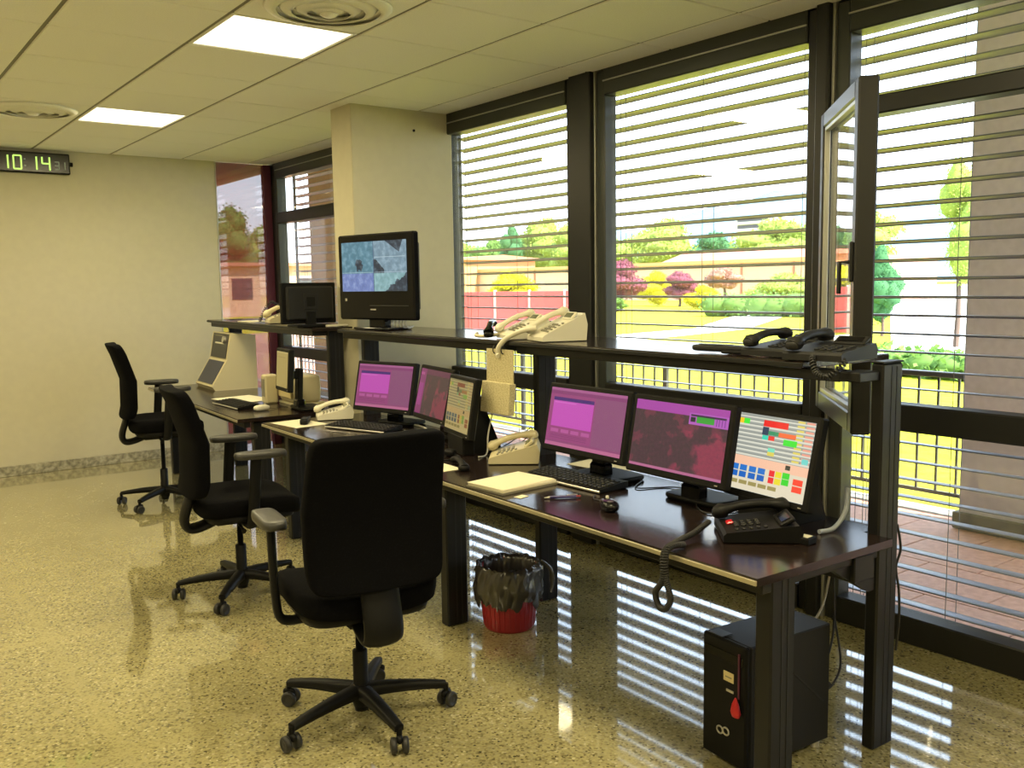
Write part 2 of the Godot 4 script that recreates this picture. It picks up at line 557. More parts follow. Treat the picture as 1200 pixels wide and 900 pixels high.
func bay(n: int, z0: float, z1: float, rails: Array, skip_pane := -1) -> void:   # frame of grey profiles with panes between the rails
	var o := setting("window_%d" % n, "tall dark framed window bay with clear panes")
	var f := 0.065
	part(o, "jamb", bx(WX, WX + 0.09, 0.0, H, z0, z0 + f, 0.006), M.frame_grey)
	part(o, "jamb", bx(WX, WX + 0.09, 0.0, H, z1 - f, z1, 0.006), M.frame)
	part(o, "head", bx(WX - 0.01, WX + 0.09, 2.515, H + 0.02, z0 + f, z1 - f, 0.006), M.frame_grey)
	part(o, "head_groove", bx(WX - 0.016, WX - 0.01, 2.585, 2.592, z0 + f, z1 - f), M.sash_edge)
	part(o, "sill", bx(WX - 0.015, WX + 0.09, 0.0, 0.115, z0 + f, z1 - f, 0.006), M.frame)
	var y := 0.115
	var k := 0
	for r in rails:
		if k != skip_pane: pane(o, z0 + f - 0.01, z1 - f + 0.01, y - 0.01, r[0] + 0.01)
		part(o, "transom", bx(WX - 0.012, WX + 0.09, r[0], r[1], z0 + f, z1 - f, 0.006), M.frame)
		y = r[1]
		k += 1
	if k != skip_pane: pane(o, z0 + f - 0.01, z1 - f + 0.01, y - 0.01, 2.525)

func blind(z0: float, z1: float, label: String) -> void:
	var X := WX + 0.19
	var b := thing("outdoor_blind", label, "blind", at(X, 0, 0), "outdoor venetian blinds")
	var L := z1 - z0
	# slightly bowed slat with beaded edges
	var st := S()
	var prof := []
	for i in 9:
		var u := -0.038 + 0.0095 * i
		prof.append(Vector2(u, 0.005 * (1.0 - pow(u / 0.038, 2))))
	var rows := []
	for z in [-L / 2 + 0.012, L / 2 - 0.012]:
		var row := []
		for q in prof: row.append(Vector3(q.x, q.y + 0.001, z))
		for i in prof.size():
			var q: Vector2 = prof[prof.size() - 1 - i]
			row.append(Vector3(q.x, q.y - 0.001, z))
		rows.append(row)
	grid(st, rows, true)
	for i in prof.size() - 1:
		for e in [[0, -1.0], [1, 1.0]]:
			poly(st, [rows[e[0]][i], rows[e[0]][i + 1], rows[e[0]][16 - i], rows[e[0]][17 - i]], Vector3(0, 0, e[1]))
	tube(st, [Vector3(-0.038, 0, -L / 2 + 0.012), Vector3(-0.038, 0, L / 2 - 0.012)], 0.0028, 6)
	tube(st, [Vector3(0.038, 0, -L / 2 + 0.012), Vector3(0.038, 0, L / 2 - 0.012)], 0.0028, 6)
	st.generate_normals()
	var slat := st.commit()
	var zc := (z0 + z1) / 2
	var y := 0.10
	while y < 2.52:
		part(b, "slat", slat, M.slat, at(0, y, zc, 0, 0, -6.0))
		y += 0.0777
	part(b, "bottom_rail", bx(-0.035, 0.035, 0.03, 0.055, z0 + 0.012, z1 - 0.012, 0.004), M.slat)
	part(b, "head_box", bx(-0.07, 0.07, 2.56, 2.70, z0, z1, 0.004), M.frame_grey)
	for s in [[z0, 0.022], [z1 - 0.022, 0.022]]:
		part(b, "guide_rail", bx(-0.012, 0.012, 0.0, 2.6, s[0], s[0] + s[1], 0.003), M.frame_grey)
	for f in [0.1, 0.5, 0.9]:
		var z: float = lerp(z0, z1, f)
		for dx in [-0.043, 0.043]:
			part(b, "ladder_cord", tube(S(), [Vector3(dx, 0.05, z), Vector3(dx, 2.58, z)], 0.0016, 5), M.cord_grey)
	part(b, "lift_cord", tube(S(), [Vector3(-0.05, 0.05, z0 + L * 0.12 + 0.02), Vector3(-0.05, 2.58, z0 + L * 0.12 + 0.02)], 0.0016, 5), M.cord_grey)

func windows() -> void:
	bay(1, -8.36, -5.64, [[0.86, 0.955], [2.10, 2.20]])
	bay(2, -5.44, -4.06, [[0.85, 0.945]])
	bay(3, -3.866, -2.445, [[0.85, 0.945]])
	bay(4, -2.37, -1.40, [[0.88, 0.99], [2.165, 2.24]], 1)
	bay(5, -1.32, 0.10, [[0.85, 0.945]])
	bay(6, 0.18, 1.60, [[0.85, 0.945]])
	var o := setting("trim_1", "wide black mullion between the first two window bays")
	part(o, "mullion", bx(WX - 0.04, WX + 0.12, 0, H + 0.02, -4.06, -3.88, 0.006), M.frame)
	part(o, "cover_strip", bx(WX - 0.012, WX + 0.1, 0, H + 0.02, -3.878, -3.867, 0.002), M.sash_edge)
	o = setting("trim_2", "slim black mullion beside the open sash")
	part(o, "mullion", bx(WX - 0.04, WX + 0.12, 0, H + 0.02, -2.445, -2.385, 0.006), M.frame)
	part(o, "cover_strip", bx(WX - 0.012, WX + 0.1, 0, H + 0.02, -2.383, -2.371, 0.002), M.sash_edge)
	o = setting("trim_3", "slim black mullions right of the picture")
	part(o, "mullion", bx(WX - 0.04, WX + 0.12, 0, H + 0.02, -1.40, -1.32, 0.006), M.frame)
	part(o, "mullion", bx(WX - 0.04, WX + 0.12, 0, H + 0.02, 0.10, 0.18, 0.006), M.frame)
	o = setting("trim_4", "black corner posts at the ends of the glazing")
	part(o, "post", bx(WX, WX + 0.12, 0, H + 0.02, ZF - 0.05, -8.36, 0.004), M.frame)
	part(o, "post", bx(WX + 0.03, WX + 0.14, 0, H + 0.02, -5.64, -5.44, 0.004), M.frame)
	part(o, "post", bx(WX, WX + 0.2, 0, H + 0.04, 1.60, Z1 + 0.2, 0.004), M.plaster)
	blind(-8.34, -5.66, "grey slatted outdoor blind in the far corner window behind the column")
	blind(-5.52, -4.08, "grey slatted outdoor blind in the bay right of the column")
	blind(-3.98, -2.48, "grey slatted outdoor blind in the wide bay left of the open sash")
	blind(-2.43, -1.36, "grey slatted outdoor blind behind the open sash at the right edge")
	blind(-1.34, 0.14, "grey slatted outdoor blind outside the right edge of the picture")
	blind(0.16, 1.62, "grey slatted outdoor blind beside the back wall")
	# the sash that stands open into the room
	var hinge := Vector3(3.44, 0, -2.355)
	var d := Vector3(2.895, 0, -1.83) - hinge
	var w := d.length()
	var sash := thing("window_sash", "black framed window sash swung open into the room", "window", Transform3D(Basis(UPV, atan2(-d.z, d.x)), hinge))
	var y0 := 0.955
	var y1 := 2.185
	var t := 0.034
	part(sash, "stile", bx(0, 0.062, y0, y1, -t, t, 0.006), M.frame)
	part(sash, "stile", bx(w - 0.062, w, y0, y1, -t, t, 0.006), M.frame)
	part(sash, "top_rail", bx(0.062, w - 0.062, y1 - 0.062, y1, -t, t, 0.006), M.frame_grey)
	part(sash, "bottom_rail", bx(0.062, w - 0.062, y0, y0 + 0.075, -t, t, 0.006), M.frame_grey)
	part(sash, "glazing_bead", bx(0.062, w - 0.062, y1 - 0.078, y1 - 0.062, 0.006, 0.028, 0.002), M.sash_edge)
	part(sash, "glazing_bead", bx(0.062, w - 0.062, y0 + 0.075, y0 + 0.092, 0.006, 0.028, 0.002), M.sash_edge)
	part(sash, "glazing_bead", bx(0.062, 0.074, y0 + 0.075, y1 - 0.062, 0.006, 0.028, 0.002), M.sash_edge)
	part(sash, "glazing_bead", bx(w - 0.074, w - 0.062, y0 + 0.075, y1 - 0.062, 0.006, 0.028, 0.002), M.sash_edge)
	part(sash, "pane", bx(0.055, w - 0.055, y0 + 0.07, y1 - 0.055, -0.003, 0.003), M.glass)
	var hd := part(sash, "handle", box(S(), Vector3(0.03, 0.14, 0.014), at(w - 0.031, 1.56, t + 0.006), 0.004), M.leg_metal)
	part(hd, "lever", tube(S(), [Vector3(w - 0.031, 1.56, t + 0.01), Vector3(w - 0.031, 1.56, t + 0.045), Vector3(w - 0.031, 1.45, t + 0.045)], 0.008, 8), M.leg_metal)
	for y in [1.05, 2.08]:
		part(sash, "hinge", tube(S(), [Vector3(-0.008, y, 0), Vector3(-0.008, y + 0.07, 0)], 0.009, 8), M.leg_metal)

func ceiling_fittings() -> void:
	for ix in range(-1, 11):
		for iz in range(-10, 9):
			if not is_lamp(ix, iz): continue
			var x := GX - ix * TILE - TILE / 2
			var z := GZ - iz * TILE - TILE / 2
			if x < X0 + 0.2 or z < ZF + 0.2 or z > Z1 - 0.2: continue
			var where := "near the far wall" if z < -5.5 else "in mid room" if z < -3.0 else "just before the camera" if z < -0.5 else "behind the camera"
			var lab := "square ceiling light panel %s, %s" % ["in the row by the windows" if ix < 4 else "in the row by the left wall", where]
			if ix == 2 and iz == 1: lab = "larger and nearer of the two lit square ceiling panels"
			elif ix == 2 and iz == 5: lab = "smaller lit square ceiling panel nearer the far wall"
			var l := thing("ceiling_light", lab, "light", at(x, H, z), "square ceiling light panels")
			var st := S()
			for s in [-1, 1]:
				addbx(st, -0.292, 0.292, 0.0, 0.03, s * 0.292, s * 0.276, 0.003)
				addbx(st, s * 0.292, s * 0.276, 0.0, 0.03, -0.276, 0.276, 0.003)
			part(l, "frame", st, M.ceiling_tile)
			part(l, "diffuser", bx(-0.276, 0.276, 0.006, 0.012, -0.276, 0.276), M.lamp_glow)
			var a := AreaLight3D.new()
			a.name = "panel_light"
			a.area_size = Vector2(0.54, 0.54)
			a.light_color = Color(1.0, 0.925, 0.72)
			a.light_energy = 2.4
			a.area_range = 14.0
			a.shadow_enabled = true
			a.transform = at(0, -0.004, 0, 0, -90)
			l.add_child(a)
	for ix in range(-1, 11):
		for iz in range(-10, 9):
			if not is_diffuser(ix, iz): continue
			var x := GX - ix * TILE - TILE / 2
			var z := GZ - iz * TILE - TILE / 2
			var lab := "round ringed air diffuser at the top of the picture beside the larger light"
			if ix == 3: lab = "round ringed air diffuser in the far ceiling left of the smaller light"
			if ix == 7: lab = "round ringed air diffuser left of the picture"
			var o := thing("air_diffuser", lab, "vent", at(x, H, z), "round ceiling diffusers")
			for k in 4:
				var r := 0.265 - k * 0.062
				part(o, "ring", lathe(S(), [Vector2(r - 0.052, -0.022 - 0.004 * k), Vector2(r - 0.012, -0.012), Vector2(r, -0.002), Vector2(r - 0.006, 0.0), Vector2(r - 0.02, -0.006), Vector2(r - 0.052, -0.018 - 0.004 * k), Vector2(r - 0.052, -0.022 - 0.004 * k)], 40), M.ceiling_tile)
			part(o, "hub", lathe(S(), [Vector2(0.0, -0.04), Vector2(0.03, -0.036), Vector2(0.045, -0.02), Vector2(0.045, 0.0)], 24), M.ceiling_tile)
	# digital wall clock, upper left
	var c := thing("wall_clock", "black digital wall clock with green digits on the far wall", "clock", at(1.455, 2.54, ZF))
	part(c, "case", bx(-0.31, 0.29, -0.085, 0.08, 0.0, 0.06, 0.006), M.black_plastic)
	part(c, "face", bx(-0.30, 0.28, -0.075, 0.07, 0.06, 0.063), M.clock_face)
	part(c, "knob", tube(S(), [Vector3(0.29, 0.0, 0.03), Vector3(0.315, 0.0, 0.03)], 0.018, 12), M.black_plastic)
	digit(c, "1", -0.193, 0.045, 0.105, M.digit_glow)
	digit(c, "0", -0.098, 0.045, 0.105, M.digit_glow)
	var dots := S()
	box(dots, Vector3(0.012, 0.012, 0.004), at(-0.045, 0.02, 0.065))
	box(dots, Vector3(0.012, 0.012, 0.004), at(-0.045, -0.03, 0.065))
	part(c, "colon", dots, M.digit_dim)
	digit(c, "1", 0.013, 0.045, 0.105, M.digit_glow)
	digit(c, "4", 0.109, 0.045, 0.105, M.digit_glow)
	digit(c, "3", 0.19, 0.01, 0.06, M.digit_dim)
	digit(c, "1", 0.235, 0.01, 0.06, M.digit_dim)

func digit(c: Node3D, ch: String, x: float, top: float, h: float, m: Material) -> void:
	var w := h * 0.52
	var t := h * 0.11
	var on: String = {"0": "abcdef", "1": "bc", "3": "abgcd", "4": "fgbc"}[ch]
	var st := S()
	for s in on:
		var q: Array = {"a": [0, 0, w, t], "g": [0, -h / 2, w, t], "d": [0, -h, w, t], "b": [w / 2, -h / 4, t, h / 2], "c": [w / 2, -h * 0.75, t, h / 2], "f": [-w / 2, -h / 4, t, h / 2], "e": [-w / 2, -h * 0.75, t, h / 2]}[s]
		box(st, Vector3(q[2], q[3], 0.004), at(x + q[0], top + q[1], 0.065))
	part(c, "digit", st, m)

# ------------------------------------------------------------------ desks
func post(o: Node3D, called: String, x0: float, x1: float, h: float, z0: float, z1: float) -> void:   # slotted aluminium upright
	var p := part(o, called, bx(x0, x1, 0.0, h, z0, z1, 0.006), M.leg_metal)
	var st := S()
	var w := x1 - x0
	for f in [0.45, 0.7]:
		for zz in [z0 - 0.0006, z1 + 0.0006]:
			box(st, Vector3(w * 0.07, h - 0.02, 0.0012), at(x0 + w * f, h / 2, zz))
	part(p, "slot", st, M.gasket)
	part(p, "cap", bx(x0 - 0.001, x1 + 0.001, h, h + 0.006, z0 - 0.001, z1 + 0.001, 0.002), M.soft_black)

func side_frame(o: Node3D, z: float) -> void:   # front leg, tall rear post, bracket
	post(o, "front_leg", 0.115, 0.222, 0.675, z - 0.03, z + 0.03)
	post(o, "rear_post", 0.632, 0.738, 1.242, z - 0.022, z + 0.022)
	part(o, "bracket", prism(S(), [Vector2(0.34, 0.675), Vector2(0.632, 0.675), Vector2(0.632, 0.53), Vector2(0.60, 0.53)], z - 0.012, z + 0.012), M.leg_metal)
	part(o, "cross_rail", bx(0.222, 0.632, 0.635, 0.675, z - 0.02, z + 0.02, 0.003), M.leg_metal)

func desk(xf: Transform3D, label: String, near: float, far: float, frames: Array, shelf_x0: float, shelf_x1: float, shelf_near: float) -> void:
	var o := thing("operator_desk", label, "desk", xf, "dark operator desks in a row")
	var top := bx(0.004, 0.715, 0.682, 0.706, far, near - 0.10)
	addbx(top, 0.004, 0.63, 0.682, 0.706, near - 0.10, near)   # cut back round the near post
	var t := part(o, "tabletop", top, M.wenge)
	part(t, "edge_strip", bx(-0.002, 0.004, 0.686, 0.700, far, near, 0.001), M.edge_metal)
	part(o, "front_rail", bx(0.05, 0.09, 0.645, 0.682, far + 0.02, near - 0.02, 0.003), M.leg_metal)
	part(o, "cable_tray", bx(0.50, 0.60, 0.58, 0.66, far + 0.04, near - 0.04, 0.003), M.leg_metal)
	for z in frames: side_frame(o, z)
	var s := part(o, "upper_shelf", bx(shelf_x0 + 0.006, shelf_x1, 1.222, 1.244, far + 0.01, shelf_near, 0.003), M.wenge)
	part(s, "edge_strip", bx(shelf_x0, shelf_x0 + 0.006, 1.224, 1.240, far + 0.01, shelf_near, 0.002), M.leg_metal)
	part(o, "shelf_beam", bx(shelf_x0 + 0.03, shelf_x0 + 0.09, 1.187, 1.222, far + 0.03, near - 0.13, 0.003), M.leg_metal)
	part(o, "shelf_arm", bx(shelf_x0 + 0.03, 0.632, 1.19, 1.22, near - 0.13, near - 0.06, 0.003), M.leg_metal)

func desks() -> void:
	desk(TD, "nearest dark operator desk with the black tower computer beneath it", 0.0, -1.862, [-0.07, -1.825], 0.50, 0.98, -0.25)
	desk(TD, "middle dark operator desk under the television", -1.866, -3.70, [-3.615], 0.50, 0.98, -1.866)
	desk(TC, "farthest dark operator desk beside the red panel", 0.0, -2.35, [-0.07, -2.17], 0.50, 0.97, 0.0)

# ------------------------------------------------------------------ things on the desks
func pic_office() -> Image:
	var im := Image.create(240, 150, false, Image.FORMAT_RGB8)
	im.fill(C8(150, 74, 122))
	rect(im, 0, 0, 1, 0.05, C8(176, 96, 150))
	rect(im, 0, 0.05, 1, 0.06, C8(140, 62, 118))
	rect(im, 0.62, 0.11, 0.38, 0.80, C8(146, 82, 124))
	rect(im, 0.0, 0.11, 0.62, 0.80, C8(160, 70, 128))
	rect(im, 0.05, 0.16, 0.55, 0.06, C8(76, 40, 120))
	rect(im, 0.05, 0.22, 0.55, 0.45, C8(206, 84, 190))
	rect(im, 0.07, 0.24, 0.30, 0.02, C8(222, 110, 205))
	for k in 4: rect(im, 0.06 + 0.14 * k, 0.71, 0.11, 0.06, C8(190, 92, 160))
	for k in 3: rect(im, 0.06, 0.80 + 0.03 * k, 0.5, 0.01, C8(120, 52, 104))
	rect(im, 0, 0.94, 1, 0.06, C8(196, 110, 152))
	return im

func pic_map(left_panel: bool) -> Image:
	var im := Image.create(240, 150, false, Image.FORMAT_RGB8)
	var n := FastNoiseLite.new()
	n.seed = 31 if left_panel else 30
	n.frequency = 0.014
	var n2 := FastNoiseLite.new()
	n2.seed = 33
	n2.frequency = 0.09
	for y in 150:
		for x in 240:
			var v := n.get_noise_2d(x, y)
			var w := n2.get_noise_2d(x, y) * 0.5 + 0.5
			var c := C8(92, 54, 70).lerp(C8(62, 50, 56), w)
			var red := smoothstep(0.55, 0.75, x / 240.0 + v * 0.35) * smoothstep(0.42, 0.55, y / 150.0 + v * 0.25) + 0.5 * smoothstep(0.1, 0.3, v)
			c = c.lerp(C8(160, 58, 86).lerp(C8(132, 56, 80), w), clampf(red, 0, 1))
			im.set_pixel(x, y, c)
	if left_panel:
		rect(im, 0, 0.0, 1, 0.12, C8(110, 40, 84))
		rect(im, 0.0, 0.0, 0.2, 1, C8(150, 48, 120))
		rect(im, 0.02, 0.32, 0.14, 0.5, C8(176, 60, 150))
		rect(im, 0.02, 0.08, 0.12, 0.06, C8(200, 90, 160))
	else:
		rect(im, 0, 0, 1, 0.15, C8(176, 72, 172))
		rect(im, 0.60, 0.10, 0.40, 0.17, C8(188, 96, 196))
		rect(im, 0.62, 0.12, 0.36, 0.03, C8(60, 40, 70))
		rect(im, 0.68, 0.15, 0.18, 0.09, C8(60, 170, 60))
		rect(im, 0.62, 0.16, 0.05, 0.07, C8(40, 40, 50))
		for k in 4: rect(im, 0.88 + 0.028 * k, 0.14, 0.01, 0.11, C8(130, 60, 150))
		rect(im, 0.0, 0.96, 1.0, 0.04, C8(190, 110, 150))
	return im

func pic_board(dull: bool) -> Image:
	var im := Image.create(200, 160, false, Image.FORMAT_RGB8)
	im.fill(C8(206, 206, 190))
	for k in 11:
		rect(im, 0, 0.055 * k, 1, 0.026, C8(150, 154, 146))
		rect(im, 0, 0.055 * k + 0.026, 1, 0.006, C8(116, 120, 116))
		rect(im, 0.78, 0.055 * k + 0.01, 0.09, 0.03, C8(214, 196, 96))
		rect(im, 0.89, 0.055 * k + 0.01, 0.10, 0.03, C8(222, 150, 130))
	rect(im, 0.02, 0.07, 0.06, 0.07, C8(230, 190, 40))
	rect(im, 0.08, 0.07, 0.08, 0.07, C8(70, 220, 60))
	rect(im, 0.35, 0.06, 0.32, 0.085, C8(224, 40, 36))
	rect(im, 0.35, 0.145, 0.08, 0.10, C8(50, 64, 84))
	rect(im, 0.43, 0.19, 0.14, 0.055, C8(60, 140, 96))
	rect(im, 0.57, 0.19, 0.22, 0.06, C8(232, 106, 60))
	rect(im, 0.36, 0.255, 0.08, 0.06, C8(60, 200, 170))
	rect(im, 0.44, 0.255, 0.08, 0.06, C8(226, 60, 50))
	rect(im, 0.64, 0.265, 0.17, 0.075, C8(64, 214, 56))
	rect(im, 0.46, 0.40, 0.09, 0.05, C8(120, 210, 180))
	rect(im, 0.46, 0.45, 0.09, 0.05, C8(210, 196, 90))
	rect(im, 0.9, 0.46, 0.08, 0.07, C8(110, 200, 190))
	rect(im, 0, 0.56, 1, 0.12, C8(232, 184, 154))
	rect(im, 0.72, 0.58, 0.06, 0.06, C8(60, 60, 50))
	rect(im, 0, 0.68, 1, 0.32, C8(214, 204, 178))
	for k in 4:
		rect(im, 0.02 + 0.12 * k, 0.68, 0.095, 0.075, C8(44, 110, 190))
		rect(im, 0.02 + 0.12 * k, 0.765, 0.095, 0.075, C8(36, 96, 178))
	for k in 2:
		rect(im, 0.53, 0.68 + 0.085 * k, 0.07, 0.075, C8(222, 46, 50))
		rect(im, 0.61, 0.68 + 0.085 * k, 0.08, 0.075, C8(222, 206, 50))
		rect(im, 0.70, 0.67 + 0.085 * k, 0.09, 0.08, C8(60, 200, 50))
		rect(im, 0.84, 0.72 + 0.09 * k, 0.12, 0.08, C8(236, 70, 50))
	for k in 5: rect(im, 0.02 + 0.13 * k, 0.88, 0.11, 0.05, C8(150, 138, 84))
	if dull:
		for y in 160:
			for x in 200:
				var c := im.get_pixel(x, y)
				var g := c.get_luminance()
				im.set_pixel(x, y, c.lerp(Color(g * 0.80 + 0.12, g * 0.70 + 0.10, g * 0.36 + 0.06), 0.68))
	return im

func pic_cameras() -> Image:
	var im := Image.create(240, 130, false, Image.FORMAT_RGB8)
	var n := FastNoiseLite.new()
	n.seed = 44
	n.frequency = 0.05
	for y in 130:
		for x in 240:
			var v := n.get_noise_2d(x, y) * 0.5 + 0.5
			var q := (1 if x > 120 else 0) + (2 if y > 82 else 0)
			var c: Color = [C8(92, 140, 160), C8(128, 158, 176), C8(120, 140, 200), C8(140, 184, 190)][q]
			var dark: bool = (q == 0 and Vector2(x - 66, y - 62).length() < 20.0 * v + 4) or (q == 1 and (x - 170) * 0.6 > y - 4 and x < 226 - y * 0.4) or (q == 1 and y > 46 and y - 40 > (x - 122) * 0.9 and x < 160) or (q == 3 and (y - 82) > 46 - (x - 180) * 0.6 - 20 * v)
			if dark: c = C8(44, 58, 74)
			im.set_pixel(x, y, c.lerp(C8(190, 208, 214), maxf(0.0, v - 0.45) * 0.8).darkened(0.25 * (1.0 - v)))
	rect(im, 0, 0.62, 1, 0.015, C8(170, 190, 200))
	rect(im, 0.5, 0, 0.01, 1, C8(60, 80, 110))
	rect(im, 0.52, 0.32, 0.46, 0.012, C8(190, 210, 216))
	return im

# flat monitor; origin on the desk below the middle of the panel's lower edge, screen towards -x
func monitor(xf: Transform3D, label: String, w: float, h: float, lift: float, tilt: float, pic: Material, wedge := false) -> void:
	var o := thing("monitor", label, "monitor", xf, "flat monitors on the operator desks")
	var P := Transform3D(Basis(Vector3(0, 0, 1), deg_to_rad(-tilt)), Vector3(0, lift, 0))
	var p := part(o, "panel", box(S(), Vector3(0.035, h, w), P * at(0.018, h / 2, 0), 0.006), M.black_plastic)
	var b := 0.020
	var bb := 0.026
	part(p, "screen", picture(P * Vector3(-0.0012, h - b, -w / 2 + b), P * Vector3(-0.0012, h - b, w / 2 - b), P * Vector3(-0.0012, bb, w / 2 - b), P * Vector3(-0.0012, bb, -w / 2 + b)), pic)
	part(p, "power_light", box(S(), Vector3(0.002, 0.003, 0.012), P * at(-0.001, bb * 0.5, w * 0.42)), M.silver)
	part(o, "back_cover", pillow(S(), Vector3(0.06, h * 0.7, w * 0.7), P * at(0.03, h / 2, 0), 0.5, 0.5), M.black_plastic)
	if not wedge: part(o, "tilt_hinge", box(S(), Vector3(0.085, 0.05, 0.06), at(0.078, lift + 0.10, 0), 0.005), M.black_plastic)
	if wedge:
		var q := P * Vector3(0.03, h * 0.85, 0)
		part(o, "easel_stand", prism(S(), [Vector2(0.02, 0.0), Vector2(0.21, 0.0), Vector2(0.21, 0.012), Vector2(q.x + 0.02, q.y), Vector2(q.x, q.y), Vector2(0.02, lift)], -w * 0.22, w * 0.22), M.black_plastic)
		part(o, "foot", bx(0.0, 0.06, 0.0, lift + 0.01, -w * 0.3, w * 0.3, 0.005), M.black_plastic)
	else:
		part(o, "stand_base", pillow(S(), Vector3(0.17, 0.022, 0.27), at(0.165, 0.0115, 0), 0.3, 0.35), M.black_plastic)
		part(o, "neck", box(S(), Vector3(0.035, lift + 0.13, 0.075), at(0.115, (lift + 0.14) / 2 + 0.006, 0, 0, 0, -3), 0.006), M.black_plastic)
		part(o, "collar", box(S(), Vector3(0.06, 0.06, 0.09), at(0.115, 0.04, 0), 0.01), M.gloss_black)

func keyboard(xf: Transform3D, label: String) -> void:
	var o := thing("keyboard", label, "keyboard", xf, "black computer keyboards")
	part(o, "base", prism(S(), [Vector2(-0.075, 0.004), Vector2(0.075, 0.004), Vector2(0.075, 0.028), Vector2(0.06, 0.03), Vector2(-0.075, 0.015)], -0.225, 0.225), M.black_plastic)
	var st := S()
	for r in 5:
		for k in 17:
			box(st, Vector3(0.0165, 0.007, 0.0185), at(-0.055 + r * 0.0225, 0.0195 + r * 0.0022, -0.205 + k * 0.0256), 0.002)
	part(o, "keys", st, M.soft_black).set_meta("kind", "stuff")
	part(o, "palm_edge", bx(-0.082, -0.075, 0.003, 0.012, -0.225, 0.225, 0.002), M.silver)
	for z in [-0.2, 0.2]: part(o, "foot", box(S(), Vector3(0.012, 0.014, 0.03), at(0.07, 0.0075, z)), M.black_plastic)

func mouse(xf: Transform3D, label: String, m: Material) -> void:
	var o := thing("computer_mouse", label, "mouse", xf)
	part(o, "shell", pillow(S(), Vector3(0.115, 0.04, 0.062), at(0, 0.018, 0), 0.75, 0.7, 20, 10, "mouse"), m)
	part(o, "wheel", tube(S(), [Vector3(0.03, 0.036, -0.004), Vector3(0.03, 0.036, 0.004)], 0.009, 10), M.silver)
	part(o, "button_gap", box(S(), Vector3(0.05, 0.002, 0.0015), at(0.034, 0.0365, 0, 0, 0, -14)), M.gasket)
	part(o, "cable", tube(S(), curve([Vector3(0.055, 0.01, 0), Vector3(0.10, 0.004, 0.01), Vector3(0.16, 0.004, -0.02), Vector3(0.22, 0.004, 0.0)], 5), 0.0022, 6), M.cable_black)

# desk telephone: front towards -x, handset on the viewer's left (-z)
func telephone(xf: Transform3D, label: String, body_m: Material, dark: bool, rise := 0.075, sc := 1.0, arch := 0.018, group := "desk telephones") -> Node3D:
	var o := thing("telephone", label, "telephone", xf.scaled_local(Vector3.ONE * sc), group)
	var D := 0.105
	var face := atan2(rise - 0.028, 2 * D)
	part(o, "body", prism(S(), [Vector2(-D, 0.004), Vector2(D, 0.004), Vector2(D + 0.006, rise * 0.6), Vector2(D - 0.006, rise), Vector2(-D + 0.008, 0.030), Vector2(-D, 0.022)], -0.095, 0.10), body_m)
	var F := Transform3D(Basis(Vector3(0, 0, 1), face), Vector3(-D, 0.027, 0))
	var keys := S()
	for r in 4:
		for k in 3: box(keys, Vector3(0.013, 0.006, 0.015), F * at(0.045 + r * 0.020, 0.004, -0.005 + k * 0.021), 0.002)
	for r in 5: box(keys, Vector3(0.010, 0.005, 0.018), F * at(0.04 + r * 0.020, 0.004, 0.072), 0.002)
	part(o, "keypad", keys, M.soft_black if dark else M.key_grey).set_meta("kind", "stuff")
	var dsp := part(o, "display", box(S(), Vector3(0.045, 0.012, 0.105), F * at(0.178, 0.010, 0.035, 0, 0, 22), 0.003), body_m)
	part(dsp, "screen", box(S(), Vector3(0.026, 0.002, 0.08), F * at(0.1755, 0.0165, 0.035, 0, 0, 22)), M.gloss_black if dark else M.lcd)
	# handset: arched bar with two rounded ends
	var pts := []
	var rad := []
	for i in 13:
		var u := -1.0 + 2.0 * i / 12
		pts.append(F * Vector3(0.105 + u * 0.105, 0.020 + arch * (1 - u * u), -0.062))
		rad.append(0.014 + 0.010 * smoothstep(0.55, 0.9, absf(u)) - (0.006 if absf(u) > 0.99 else 0.0))
	var hs := part(o, "handset", tube(S(), pts, rad, 10, 1.35, 0.95), body_m)
	for u in [-0.86, 0.86]: part(hs, "cap", pillow(S(), Vector3(0.048, 0.03, 0.05), F * at(0.105 + u * 0.105, 0.020, -0.062), 0.6, 0.8, 14, 8), body_m)
	return o

func paper(xf: Transform3D, label: String, w: float, d: float, t: float, called := "paper_sheet", cat := "paper") -> Node3D:
	var o := thing(called, label, cat, xf)
	part(o, "sheet", box(S(), Vector3(w, t, d), at(0, t / 2 + 0.0005, 0), 0.0), M.paper)
	return o

const DY := 0.7065   # desk surface

